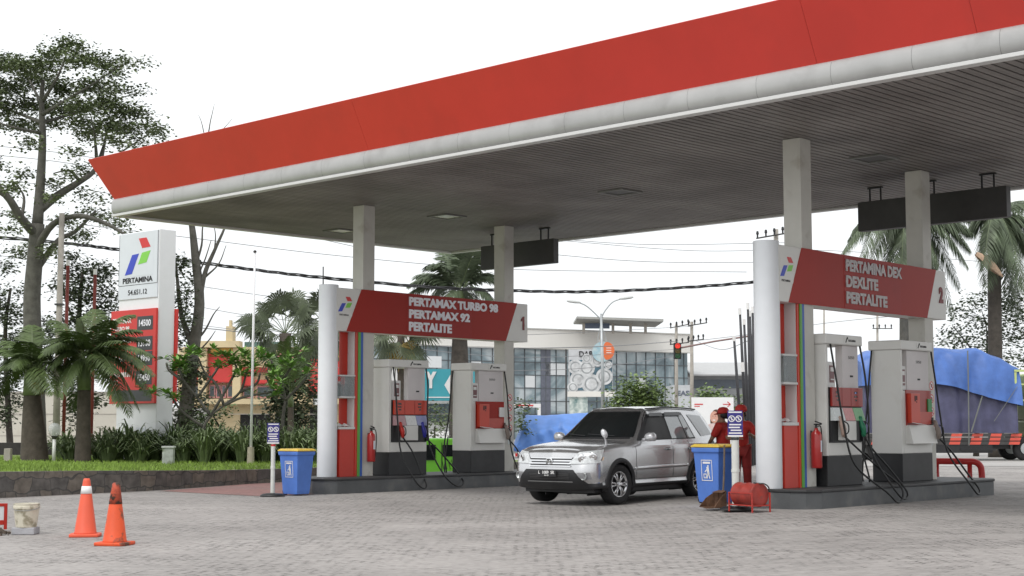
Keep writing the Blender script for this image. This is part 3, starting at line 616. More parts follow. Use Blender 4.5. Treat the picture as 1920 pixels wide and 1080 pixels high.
# ------------------------------------------------------------------ the silver car
def make_car():
    rd = Vector((.62, .785, 0)).normalized(); yv = Vector((-rd.y, rd.x, 0))
    P = G(1164, 947.5); root_p = P - rd * .84 + yv * .88
    t = thing('parked_car', 'silver five-door off-roader with tinted glass refuelling between the two islands', 'car', (root_p.x, root_p.y, .012), math.atan2(rd.y, rd.x))
    t.rotation_euler = (0, R(-.35), math.atan2(rd.y, rd.x))
    paint = mat('silver_paint', (.57, .57, .58), .27, metal=.8, var=.03, vs=1, coat=.9)
    plast = mat('dark_plastic', (.022, .022, .024), .55, var=.15)
    gl = glassd
    # control net: per station rows (x, y, z) from the bottom centre to the roof centre
    N = []
    def st(rows): N.append([Vector(r) for r in rows])
    A = [(.15, 0, .27), (.12, .50, .27), (.02, .62, .40), (-.02, .66, .56), (.03, .64, .75), (.09, .60, .885), (.14, .44, .93), (.15, .22, .945), (.15, 0, .95)]
    st([(x - .05, 0, z) for x, y, z in A]); st([(x - .02, y * .5, z) for x, y, z in A]); st(A)
    def ring(x, s, w1=.80, z0=.28): st([(x, 0, z0)] + [(x + (q[2] if len(q) > 2 else 0), q[0], q[1]) for q in s])
    ring(.17, [(.76, .28), (.835, .40), (.85, .57), (.83, .77), (.765, .915, .02), (.54, .965, .02), (.27, .985, .02), (0, .99, .02)])
    ring(.42, [(.80, .28), (.875, .42), (.89, .62), (.865, .83), (.79, .975), (.57, 1.015), (.29, 1.03), (0, 1.035)])
    ring(.84, [(.80, .28), (.885, .42), (.90, .65), (.875, .89), (.80, 1.02), (.60, 1.06), (.3, 1.075), (0, 1.08)])
    ring(1.12, [(.80, .28), (.88, .42), (.895, .65), (.88, .92), (.81, 1.03), (.64, 1.07), (.33, 1.085), (0, 1.09)])
    ring(1.30, [(.80, .28), (.875, .42), (.89, .65), (.88, .94), (.82, 1.05), (.69, 1.11), (.36, 1.15, -.03), (0, 1.16, -.05)])
    ring(1.68, [(.80, .28), (.875, .42), (.89, .65), (.885, .95), (.835, 1.07), (.655, 1.36), (.37, 1.42, -.03), (0, 1.435, -.05)])
    ring(2.02, [(.80, .28), (.875, .42), (.89, .65), (.885, .955), (.84, 1.075), (.61, 1.575), (.36, 1.635), (0, 1.65)])
    ring(2.20, [(.80, .28), (.875, .42), (.89, .65), (.885, .955), (.84, 1.075), (.60, 1.60), (.36, 1.66), (0, 1.68)])
    ring(2.75, [(.80, .28), (.875, .42), (.89, .65), (.885, .96), (.84, 1.08), (.60, 1.625), (.36, 1.685), (0, 1.70)])
    ring(3.40, [(.80, .28), (.875, .42), (.89, .65), (.885, .965), (.84, 1.085), (.595, 1.62), (.35, 1.68), (0, 1.695)])
    ring(3.90, [(.80, .29), (.87, .43), (.885, .65), (.88, .965), (.835, 1.09), (.58, 1.60), (.34, 1.655), (0, 1.67)])
    B = [(4.15, 0, .3), (4.15, .78, .31), (4.20, .84, .44), (4.21, .855, .65), (4.19, .85, .96), (4.16, .81, 1.09), (4.00, .56, 1.565), (4.02, .32, 1.61), (4.04, 0, 1.62)]
    st(B)
    C_ = [(4.28, 0, .32), (4.27, .62, .33), (4.33, .70, .46), (4.34, .71, .66), (4.32, .70, .94), (4.28, .68, 1.08), (4.11, .48, 1.54), (4.12, .25, 1.57), (4.13, 0, 1.58)]
    st(C_); st([(x + .02, 0, z) for x, y, z in C_])
    def cr(a, b, c, d, t_): return .5 * ((2 * b) + (c - a) * t_ + (2 * a - 5 * b + 4 * c - d) * t_ * t_ + (3 * b - a - 3 * c + d) * t_ ** 3)
    def dense(net, k):
        o_ = []
        for i in range(len(net) - 1):
            for j in range(k):
                q = []
                for r_ in range(len(net[0])):
                    a = net[max(i - 1, 0)][r_]; b = net[i][r_]; c = net[i + 1][r_]; d = net[min(i + 2, len(net) - 1)][r_]
                    q.append(cr(a, b, c, d, j / k))
                o_.append(q)
        o_.append(list(net[-1])); return o_
    D1 = dense(N, 8); T = list(map(list, zip(*D1))); D2 = dense(T, 7); net = list(map(list, zip(*D2)))
    nr = len(net); nc = len(net[0])
    vs = []; fs = []
    for sgn in (-1, 1):
        o_ = len(vs); vs += [Vector((p.x, p.y * sgn, p.z)) for r_ in net for p in r_]
        for i in range(nr - 1):
            for j in range(nc - 1):
                f = (o_ + i * nc + j, o_ + i * nc + j + 1, o_ + (i + 1) * nc + j + 1, o_ + (i + 1) * nc + j)
                c = sum((vs[k] for k in f), Vector()) / 4
                fs.append((f if sgn < 0 else f[::-1], c))
    bvh = BVHTree.FromPolygons(vs, [f for f, c in fs])
    WX = (.84, 3.46); WR = .345
    keep = [(f, c) for f, c in fs if not (abs(c.y) > .45 and min(math.hypot(c.x - x, c.z - WR) for x in WX) < .385)]
    me = bpy.data.meshes.new('body'); me.from_pydata(vs, [], [f for f, c in keep])
    me.materials.append(paint); me.materials.append(plast)
    for p, (f, c) in zip(me.polygons, keep):
        p.use_smooth = True
        if c.z < .355 + (.03 if c.x < .3 else 0): p.material_index = 1
    b = bmesh.new(); b.from_mesh(me); bmesh.ops.remove_doubles(b, verts=b.verts, dist=.0004); bmesh.ops.recalc_face_normals(b, faces=b.faces); b.to_mesh(me); b.free()
    o = bpy.data.objects.new('body', me); COL.objects.link(o); o.parent = t
    body = o
    def cast(o_, d, off):
        h = bvh.ray_cast(Vector(o_), Vector(d))
        if h[0] is None: return None
        n_ = h[1]; n_ = n_ if n_.dot(Vector(d)) < 0 else -n_
        return h[0] + n_ * off
    def side(sg, off): return lambda x, z: cast((x, sg * 3, z), (0, -sg, 0), off)
    def frontp(off): return lambda y, z: cast((-3, y, z), (1, 0, 0), off)
    def rearp(off): return lambda y, z: cast((8, y, z), (-1, 0, 0), off)
    def quadp(mb, c, pj, n_=(10, 6)):
        rows = []
        for i in range(n_[1] + 1):
            v = i / n_[1]; r_ = []
            for j in range(n_[0] + 1):
                u = j / n_[0]
                a = [(c[0][k] * (1 - u) + c[1][k] * u) * (1 - v) + (c[3][k] * (1 - u) + c[2][k] * u) * v for k in (0, 1)]
                r_.append(pj(*a))
            if any(q is None for q in r_): continue
            rows.append(r_)
        if len(rows) > 1: mb.grid(rows)
        return mb
    # wheels, arches
    tyre = mat('tyre_rubber', (.016, .016, .017), .75, var=.3, vs=12); rim = mat('alloy_rim', (.62, .62, .63), .25, metal=.85, var=.05)
    for x in WX:
        for sg in (-1, 1):
            wt = bpy.data.objects.new('wheel', None); COL.objects.link(wt); wt.parent = t; wt.location = (x, sg * .765, WR); wt.rotation_euler = (0, 0, R(-5) if x < 1 else 0)
            M = Matrix.Rotation(R(90) * sg, 3, 'X')   # lathe z -> outward
            M = Matrix(((1, 0, 0), (0, 0, sg), (0, 1, 0)))
            MB().lathe([(.20, -.11), (.30, -.115), (.338, -.10), (.345, -.06), (.345, .06), (.338, .10), (.31, .117), (.235, .105), (.222, .09), (.21, .06)], n=48, M=M).build('tyre', tyre, wt, smooth=True)
            rm = MB(); 
            rm.add(*(lambda n_: ([M @ Vector((r_ * math.cos(2 * math.pi * k / n_), r_ * math.sin(2 * math.pi * k / n_), z)) for r_, z in ((.222, .098), (.205, .10), (.195, .04), (.19, -.08)) for k in range(n_)],
                [(i * n_ + k, i * n_ + (k + 1) % n_, (i + 1) * n_ + (k + 1) % n_, (i + 1) * n_ + k) for i in range(3) for k in range(n_)]))(40))
            rm.lathe([(0, .03), (.055, .03), (.05, .088), (.035, .095), (0, .096)], n=16, M=M)
            for k in range(6):
                for d in (-.17, .17):
                    a = 2 * math.pi * k / 6 + d; a0 = 2 * math.pi * k / 6 + d * .7
                    p0 = M @ Vector((.045 * math.cos(a0), .045 * math.sin(a0), .075)); p1 = M @ Vector((.20 * math.cos(a), .20 * math.sin(a), .085))
                    rm.tube([p0, (p0 + p1) / 2 + M @ Vector((0, 0, .01)), p1], [.02, .016, .021], 6)
            rm.build('rim', rim, wt, smooth=True)
            MB().lathe([(0, -.02), (.19, -.02), (.19, .0), (0, .0)], n=32, M=M).build('brake_disc', mat('brake_dark', (.04, .04, .04), .5, metal=.5), wt)
            am = MB(); rows = []
            for r_, off in ((.372, .002), (.385, .022), (.44, .022), (.455, .002)):
                rows.append([])
                for k in range(33):
                    a = R(-14) + (math.pi + R(28)) * k / 32
                    zz = max(.33, WR + r_ * math.sin(a)) if False else WR + r_ * math.sin(a)
                    p_ = cast((x + r_ * math.cos(a), sg * 3, zz), (0, -sg, 0), off)
                    rows[-1].append(p_ if p_ else Vector((x + r_ * math.cos(a), sg * .8, zz)))
            am.grid(rows); am.build('wheel_arch_trim', plast, t, smooth=True)
            wm_ = MB(); wm_.grid([[(x + .395 * math.cos(a), sg * yy, WR + .395 * math.sin(a)) for a in [-.3 + 3.74 * k / 20 for k in range(21)]] for yy in (.875, .45)])
            wm_.b2((x - .39, sg * .44, .15), (x + .39, sg * .46, .72)); wm_.build('wheel_well', black, t)
    MB().b2((.25, -.74, .21), (4.1, .74, .33)).b2((.7, -.45, .16), (3.7, .45, .215)).tube([(.9, .3, .17), (3.9, .45, .2)], .035, 8).build('underbody', black, t)
    # glass
    for sg in (-1, 1):
        quadp(MB(), ((1.46, 1.085), (3.40, 1.10), (3.22, 1.585), (2.03, 1.555)), side(sg, .003), (30, 8)).build('window_surround', plast, t, smooth=True)
        for nm, c in (('door_window', ((1.60, 1.105), (2.50, 1.11), (2.50, 1.55), (2.09, 1.54))), ('door_window', ((2.58, 1.11), (3.09, 1.115), (3.02, 1.56), (2.58, 1.555))), ('quarter_window', ((3.12, 1.115), (3.35, 1.12), (3.19, 1.56), (3.05, 1.56))),
                      ('rear_side_window', ((3.62, 1.14), (4.03, 1.17), (3.86, 1.52), (3.38, 1.545)))):
            quadp(MB(), c, side(sg, .008), (10, 8)).build(nm, mat('open_window_dark', (.02, .02, .022), .5, var=.4, vs=5) if c[0][0] < 2 else mat('sky_pale_glass', (.36, .40, .42), .03, var=.2, spec=1.0, coat=1), t, smooth=True)  # rear panes: bright sky reflection put into the colour; front pane: dark cabin
        quadp(MB(), ((1.60, 1.56), (2.50, 1.575), (2.50, 1.50), (2.0, 1.49)) if False else ((2.05, 1.50), (2.50, 1.505), (2.50, 1.565), (2.08, 1.555)), side(sg, .035), (8, 3)).build('rain_visor', mat('visor', (.05, .05, .055), .1), t, smooth=True)
        quadp(MB(), ((2.58, 1.51), (3.15, 1.515), (3.12, 1.575), (2.58, 1.57)), side(sg, .035), (8, 3)).build('rain_visor', MATS['visor'], t, smooth=True)
        quadp(MB(), ((1.28, .575), (3.02, .60), (3.02, .655), (1.28, .635)), side(sg, .022), (24, 2)).build('side_moulding', paint, t, smooth=True, solid=.02)
        sl = MB()
        for x in (1.33, 2.535, 3.10):
            quadp(sl, ((x - .005, .42 if x < 3 else .78), (x + .005, .42 if x < 3 else .78), (x + .005, 1.07), (x - .005, 1.07)), side(sg, .002), (1, 14))
        quadp(sl, ((3.10, .78), (3.11, .78), (3.00, .42), (2.99, .42)), side(sg, .002), (1, 8))
        quadp(sl, ((1.33, .425), (3.0, .425), (3.0, .417), (1.33, .417)), side(sg, .002), (20, 1)); quadp(sl, ((.95, .80), (1.33, .84), (1.33, .833), (.95, .793)), side(sg, .0015), (6, 1)) if False else None
        sl.build('door_seam', black, t)
        for x in (2.36, 3.16 - .12 + .1):
            hm = MB(); p_ = side(sg, 0)(x, .925)
            hm.tube(smoothpath([p_ + Vector((-.07, 0, 0)), p_ + Vector((-.06, sg * .03, 0)), p_ + Vector((.06, sg * .03, .005)), p_ + Vector((.08, 0, .005))], 3), .014, 6)
            hm.build('door_handle', plast if False else paint, t, smooth=True)
            quadp(MB(), ((x - .08, .90), (x + .08, .905), (x + .07, .95), (x - .07, .945)), side(sg, .002), (4, 3)).build('handle_recess', black, t)
        # door mirror
        mm = MB(); pr_ = [(-.10, .0), (-.115, .05), (-.09, .10), (-.02, .13), (.06, .125), (.10, .09), (.11, .03), (.09, -.02), (-.05, -.03)]
        rows = []
        for k, (xo, s_) in enumerate(((-.075, .35), (-.055, .75), (-.02, .97), (.03, 1.0), (.05, .95))):
            rows.append([Vector((1.60 + xo, sg * (1.0 + q[0] * s_), 1.10 + .045 + (q[1] - .045) * s_)) for q in pr_ + pr_[:1]])
        mm.grid(rows); mm.add(rows[-1][:-1], [tuple(range(len(pr_)))]); mm.add(rows[0][:-1], [tuple(range(len(pr_)))[::-1]])
        mm.tube([(1.60, sg * .84, 1.10), (1.60, sg * .93, 1.11)], .03, 8)
        mm.build('door_mirror', mat('mirror_silver', (.62, .62, .64), .25, metal=.4, var=.03, coat=.5), t, smooth=True)
        # headlamp
        d = Vector((.80, -sg * .60, 0)); pp = Vector((.60, sg * .80, 0)); base = Vector((.12, sg * .70, 0))
        def hp(off): return lambda a, z: cast(base + pp * a - d * 2 + Vector((0, 0, z)), d, off)
        lens = mat('headlamp_lens', (.60, .62, .63), .06, var=.35, vs=18, spec=.9, coat=1)
        hl = quadp(MB(), ((-.34, .695), (.20, .725), (.28, .945), (-.14, .90)), hp(.012), (12, 8)).build('headlamp', lens, t, smooth=True)
        for a, z, r_ in ((-.09, .79, .072), (.09, .825, .070)):
            c = hp(.016)(a, z); ex_ = pp; ez = Vector((-.1, 0, 1))
            MB().grid([[c + d * (-dd) + (ex_ * math.cos(q) + ez * math.sin(q)) * rr for q in [2 * math.pi * k / 20 for k in range(21)]] for rr, dd in ((r_, .0), (r_ * .82, .010), (r_ * .45, .002), (0.001, .012))]).build('reflector', chrome, hl, smooth=True)
        quadp(MB(), ((.235, .76), (.26, .77), (.27, .82), (.25, .82)), hp(.016), (3, 3)).build('indicator', mat('lamp_amber', (.7, .5, .35), .2), hl)
        c = frontp(.0)(sg * .69, .50)
        fl = MB().lathe([(.0, .0), (.068, 0), (.068, .03), (.055, .035), (.052, .01), (0, .012)], n=20, M=Matrix(((0, 0, -1), (1, 0, 0), (0, 1, 0))), c=c + Vector((.02, 0, 0))).build('fog_lamp', mat('fog_lens', (.35, .36, .36), .1, metal=.5), t, smooth=True)
        quadp(MB(), ((sg * .60, .44), (sg * .80, .45), (sg * .78, .565), (sg * .58, .56)), frontp(.002), (6, 4)).build('fog_recess', mat('recess_grey', (.25, .25, .26), .4), t)
        quadp(MB(), ((sg * .70, .72), (sg * .83, .75), (sg * .83, 1.05), (sg * .70, 1.05)), rearp(.01), (4, 6)).build('tail_lamp', lg_red, t)
    quadp(MB(), ((-.80, 1.115), (.80, 1.115), (.60, 1.60), (-.60, 1.60)), frontp(.003), (24, 14)).build('windscreen_surround', plast, t, smooth=True)
    quadp(MB(), ((-.755, 1.145), (.755, 1.145), (.575, 1.58), (-.575, 1.58)), frontp(.008), (24, 14)).build('windscreen', gl, t, smooth=True)
    wp = MB()
    for y0, y1 in ((-.45, .12), (.15, .62)):
        pts_ = [frontp(.02)(y0 + (y1 - y0) * k / 6, 1.155 + .03 * k / 6) for k in range(7)]
        wp.tube(pts_, .008, 5)
    wp.build('wiper', plast, t)
    # grille with three bars and the badge
    quadp(MB(), ((-.42, .655), (.42, .655), (.47, .815), (-.47, .815)), frontp(.004), (20, 6)).build('grille', mat('grille_dark', (.02, .02, .022), .4), t)
    gbm = MB()
    for z in (.665, .71, .755, .80):
        h = .012 if z in (.71, .755) else .009
        quadp(gbm, ((-.44, z - h), (.44, z - h), (.45, z + h), (-.45, z + h)), frontp(.018), (20, 1))
    gbm.build('grille_bar', chrome, t, solid=.012)
    c = frontp(.03)(0, .735); hb = MB()
    hb.box(c + Vector((0, -.032, 0)), (.012, .018, .085), M=Matrix.Rotation(R(8), 4, 'X')).box(c + Vector((0, .032, 0)), (.012, .018, .085), M=Matrix.Rotation(R(-8), 4, 'X')).box(c, (.012, .05, .016))
    hb.grid([[c + Vector((-.002 if rr < .058 else .004, math.copysign(abs(math.cos(q)) ** .6, math.cos(q)) * rr * 1.1, math.copysign(abs(math.sin(q)) ** .6, math.sin(q)) * rr * .9)) for q in [2 * math.pi * k / 28 for k in range(29)]] for rr in (.054, .064)])
    hb.build('badge', chrome, t)
    # black lower bumper with intake and number plate
    quadp(MB(), ((-.74, .36), (.74, .36), (.50, .61), (-.50, .61)), frontp(.012), (24, 8)).build('lower_bumper', plast, t, smooth=True)
    quadp(MB(), ((-.42, .44), (.42, .44), (.44, .56), (-.44, .56)), frontp(.016), (16, 4)).build('intake', black, t)
    sl = MB()
    for z in (.46, .485, .51, .535): quadp(sl, ((-.42, z), (.42, z), (.42, z + .006), (-.42, z + .006)), frontp(.02), (12, 1))
    sl.build('intake_bar', mat('bar_grey', (.08, .08, .08), .4), t)
    quadp(MB(), ((-.48, .405), (.48, .405), (.48, .418), (-.48, .418)), frontp(.02), (16, 1)).build('lip_line', mat('bar_light', (.3, .3, .3), .4), t)
    pl_ = MB().b2((-.125, -.20, .49), (-.11, .20, .61)).build('number_plate', ink, t, bevel=.004)
    text('L  1089  SR', .055, .34, endface(-.1265, .17, .535), cardw, pl_, 'plate_number', bold=.015, ext=.001)
    text('06 09', .02, .09, endface(-.1265, .045, .503), cardw, pl_, 'plate_date', bold=.01, ext=.001)
    # small round wing mirror on a stalk
    b0 = cast((.62, -.74, 3), (0, 0, -1), -.005)
    wmr = MB().tube(smoothpath([b0, b0 + Vector((-.03, -.01, .08)), b0 + Vector((-.08, -.01, .17))], 3), [.022] * 3 + [.016] * 4, 8)
    wmr.lathe([(.0, -.03), (.035, -.025), (.055, 0), (.058, .02), (0, .025)], n=16, c=b0 + Vector((-.10, -.02, .20)), M=Matrix.Rotation(R(-20), 3, 'X') @ Matrix(((1, 0, 0), (0, 1.0, 0), (0, 0, 1))) @ Matrix.Rotation(R(75), 3, 'Y') @ Matrix(((1.5, 0, 0), (0, 1, 0), (0, 0, 1))))
    wmr.build('wing_mirror', mat('mirror_silver', (.62, .62, .64)), t, smooth=True)
    # roof rails, fuel flap, spare wheel
    for sg in (-1, 1):
        rr = [cast((x, sg * .565, 3), (0, 0, -1), .02) for x in [2.1 + .17 * k for k in range(11)]]
        MB().tube(rr, .014, 6).build('roof_rail', black, t)
    quadp(MB(), ((3.86, .88), (4.02, .88), (4.02, 1.05), (3.86, 1.05)), side(-1, .004), (4, 4)).build('fuel_flap', black, t)
    quadp(MB(), ((-.62, 1.15), (.62, 1.15), (.48, 1.50), (-.48, 1.50)), rearp(.006), (14, 8)).build('rear_window', gl, t, smooth=True)
    MB().lathe([(0, 0), (.33, 0), (.34, .05), (.33, .18), (.28, .2), (0, .2)], n=32, M=Matrix(((0, 0, 1), (1, 0, 0), (0, 1, 0))), c=(4.33, 0, .88)).build('spare_wheel_cover', plast, t, smooth=True)
    return t
make_car()

# ------------------------------------------------------------------ people
def skin(name, nodes, edges, m, parent, sub=2):
    names = list(nodes); me = bpy.data.meshes.new(name)
    me.from_pydata([nodes[k][:3] for k in names], [(names.index(a), names.index(b)) for a, b in edges], [])
    o = bpy.data.objects.new(name, me); COL.objects.link(o)
    md = o.modifiers.new('s', 'SKIN'); md.use_smooth_shade = True
    for i, k in enumerate(names):
        r_ = nodes[k][3]; r_ = r_ if hasattr(r_, '__len__') else (r_, r_); me.skin_vertices[0].data[i].radius = r_
    me.skin_vertices[0].data[0].use_root = True
    ms = o.modifiers.new('u', 'SUBSURF'); ms.levels = sub; ms.render_levels = sub
    bpy.context.view_layer.update(); dg = bpy.context.evaluated_depsgraph_get()
    m2 = bpy.data.meshes.new_from_object(o.evaluated_get(dg)); bpy.data.objects.remove(o)
    m2.materials.clear(); m2.materials.append(m); m2.name = name
    m2.polygons.foreach_set('use_smooth', [True] * len(m2.polygons))
    r = bpy.data.objects.new(name, m2); COL.objects.link(r); r.parent = parent; return r
def person(loc, rz, label, arms, head_turn, pony, legs=.10):
    t = thing('person', label, 'person', loc, rz, None)
    # arms: {side: (elbow, wrist)}; local x right, y forward
    skinm = mat('skin', (.30, .165, .105), .55, var=.08)
    uni = mat('uniform_red', (.46, .022, .016), .75, var=.25, vs=7, bump=.3, bs=12)
    N = {'pel': (0, 0, .90, .13), 'waist': (0, 0, 1.04, .115), 'chest': (0, 0, 1.22, (.15, .11)), 'shc': (0, 0, 1.34, .10), 'neck': (0, .01, 1.42, .052), 'jaw': (0, .03, 1.49, .068), 'face': (0, .02, 1.555, .088), 'crown': (0, .01, 1.62, .07)}
    Eg = [('pel', 'waist'), ('waist', 'chest'), ('chest', 'shc'), ('shc', 'neck'), ('neck', 'jaw'), ('jaw', 'face'), ('face', 'crown')]
    N['nose'] = (0, .115, 1.535, .014); Eg.append(('face', 'nose'))
    sh = {}; 
    for sg, sd_ in ((-1, 'l'), (1, 'r')):
        N[sd_ + 'sh'] = (sg * .165, 0, 1.345, .062); Eg.append(('shc', sd_ + 'sh'))
        e_, w_ = arms[sd_]
        N[sd_ + 'el'] = (*e_, .043); N[sd_ + 'wr'] = (*w_, .027); Eg += [(sd_ + 'sh', sd_ + 'el'), (sd_ + 'el', sd_ + 'wr')]
        d = (Vector(w_) - Vector(e_)).normalized(); pm = Vector(w_) + d * .06
        N[sd_ + 'pa'] = (*pm, (.038, .018)); Eg.append((sd_ + 'wr', sd_ + 'pa'))
        lat = d.cross(Vector((0, 0, 1))); lat = lat.normalized() if lat.length > .1 else Vector((1, 0, 0)); dn = d.cross(lat)
        for k in range(4):
            f0 = pm + lat * (-.03 + .02 * k) + d * .03; ln = (.034, .04, .037, .028)[k]
            f1 = f0 + d * ln; f2 = f1 + (d * .6 - Vector((0, 0, .8))) * ln * .7
            for q, (pt, r_) in enumerate(((f0, .0095), (f1, .009), (f2, .008))): N['%sf%d%d' % (sd_, k, q)] = (*pt, r_)
            Eg += [(sd_ + 'pa', '%sf%d0' % (sd_, k)), ('%sf%d0' % (sd_, k), '%sf%d1' % (sd_, k)), ('%sf%d1' % (sd_, k), '%sf%d2' % (sd_, k))]
        th = Vector(w_) + d * .025; t1 = th + lat * .045 * -sg + d * .015; t2 = t1 + d * .03 - Vector((0, 0, .015))
        N[sd_ + 't1'] = (*t1, .011); N[sd_ + 't2'] = (*t2, .009); Eg += [(sd_ + 'pa', sd_ + 't1'), (sd_ + 't1', sd_ + 't2')]
        y = legs * sg
        N[sd_ + 'hp'] = (sg * .09, 0, .86, .095); N[sd_ + 'kn'] = (sg * .10, y * .5 + .02, .48, .06); N[sd_ + 'an'] = (sg * .11, y, .10, .042); N[sd_ + 'to'] = (sg * .12, y + .15, .035, .035)
        Eg += [('pel', sd_ + 'hp'), (sd_ + 'hp', sd_ + 'kn'), (sd_ + 'kn', sd_ + 'an'), (sd_ + 'an', sd_ + 'to')]
    skin('body', N, Eg, skinm, t)
    s = {k: N[k] for k in N}
    add = lambda k, e: (N[k][0], N[k][1], N[k][2], tuple(q + e for q in N[k][3]) if hasattr(N[k][3], '__len__') else N[k][3] + e)
    SN = {'pel': (0, 0, .88, .155), 'waist': add('waist', .035), 'chest': add('chest', .03), 'shc': add('shc', .03)}; SE = [('pel', 'waist'), ('waist', 'chest'), ('chest', 'shc')]
    SN['col'] = (0, .005, 1.40, .06); SE.append(('shc', 'col'))
    for sd_ in 'lr':
        SN[sd_ + 'sh'] = add(sd_ + 'sh', .028); e_ = Vector(N[sd_ + 'el'][:3]); a = Vector(N[sd_ + 'sh'][:3]); m_ = a.lerp(e_, .95)
        SN[sd_ + 'slv'] = (*m_, .066); SE += [('shc', sd_ + 'sh'), (sd_ + 'sh', sd_ + 'slv')]
    skin('shirt', SN, SE, uni, t)
    TN = {'pel': (0, 0, .90, .145)}; TE = []
    for sd_ in 'lr':
        TN[sd_ + 'hp'] = add(sd_ + 'hp', .025); TN[sd_ + 'kn'] = add(sd_ + 'kn', .03); a = add(sd_ + 'an', .035); TN[sd_ + 'an'] = a
        TE += [('pel', sd_ + 'hp'), (sd_ + 'hp', sd_ + 'kn'), (sd_ + 'kn', sd_ + 'an')]
    skin('trousers', TN, TE, mat('trousers_red', (.24, .014, .012), .8, var=.25, vs=7, bump=.3, bs=12), t)
    for sd_ in 'lr':
        a = N[sd_ + 'to']; MB().lathe([(0, 0), (.05, 0), (.055, .03), (.045, .07), (.0, .09)], n=12, c=(a[0], a[1] - .05, 0), M=Matrix(((1, 0, 0), (0, 2.6, 0), (0, 0, 1)))).build('shoe', black, t, smooth=True)
    hair = mat('hair_black', (.01, .009, .009), .6)
    H = bpy.data.objects.new('hair', MB().lathe([(0, -.02), (.095, 0), (.105, .05), (.095, .10), (.06, .13), (0, .14)], n=20).mesh('hair', hair, True)); COL.objects.link(H); H.parent = t; H.location = (0, -.015, 1.51); H.rotation_euler = (R(18), 0, 0)
    if pony: MB().tube(smoothpath([(0, -.09, .08), (.02, -.14, .05), (.03, -.15, -.05), (.02, -.13, -.16)], 4), [.03, .034, .036, .036, .038, .038, .038, .036, .034, .03, .025, .018, .008], 8).build('ponytail', hair, H, smooth=True)
    cp_ = MB().lathe([(.112, 0), (.117, .03), (.105, .085), (.07, .12), (.0, .132)], n=24, c=(0, -.005, 1.59)).build('cap', mat('cap_red', (.50, .025, .018), .7, var=.1), t, smooth=True)
    MB().add([Vector((.10 * math.sin(a) * (1 if k < 1 else .9), .06 + (.05 if k < 1 else .145) * math.cos(a) - .005, 1.605 - (.0 if k < 1 else .03))) for k in (0, 1) for a in [R(-75 + 15 * q) for q in range(11)]], [(q, q + 1, 12 + q, 11 + q) for q in range(10)]).build('cap_brim', mat('brim_red', (.42, .02, .015), .7), cp_, solid=.008)
    fm_ = mat('face_dark', (.02, .012, .01), .4)
    MB().box((-.032, .098, 1.56), (.026, .006, .010)).box((.032, .098, 1.56), (.026, .006, .010)).build('eye', fm_, t)
    MB().box((0, .097, 1.50), (.045, .006, .010)).build('mouth', mat('lips', (.25, .07, .06), .5), t)
    MB().lathe([(0, -.03), (.022, -.02), (.024, .02), (0, .032)], n=8, c=(-.088, .01, 1.55), M=Matrix(((.4, 0, 0), (0, 1, 0), (0, 0, 1)))).lathe([(0, -.03), (.022, -.02), (.024, .02), (0, .032)], n=8, c=(.088, .01, 1.55), M=Matrix(((.4, 0, 0), (0, 1, 0), (0, 0, 1)))).build('ear', skinm, t, smooth=True)
    return t
rA = math.atan2(.62, -.785) - math.pi / 2
PA = person((3.96, 28.52, .085), rA, 'person in red cap with a black ponytail reaching to the car fuel flap', {'l': ((-.26, .10, 1.10), (-.10, .28, .98)), 'r': ((.24, .06, 1.10), (.13, .27, .98))}, 0, True, .06)
PB = person((4.22, 28.0, .09), R(180) - .25, 'person in red uniform and cap facing the camera behind the no smoking post', {'l': ((-.29, .02, 1.08), (-.22, .24, 1.14)), 'r': ((.27, .05, 1.08), (.05, .26, 1.08))}, 0, False, .05)
PA.scale = (.96, .96, .95); PB.scale = (.97, .97, .97)

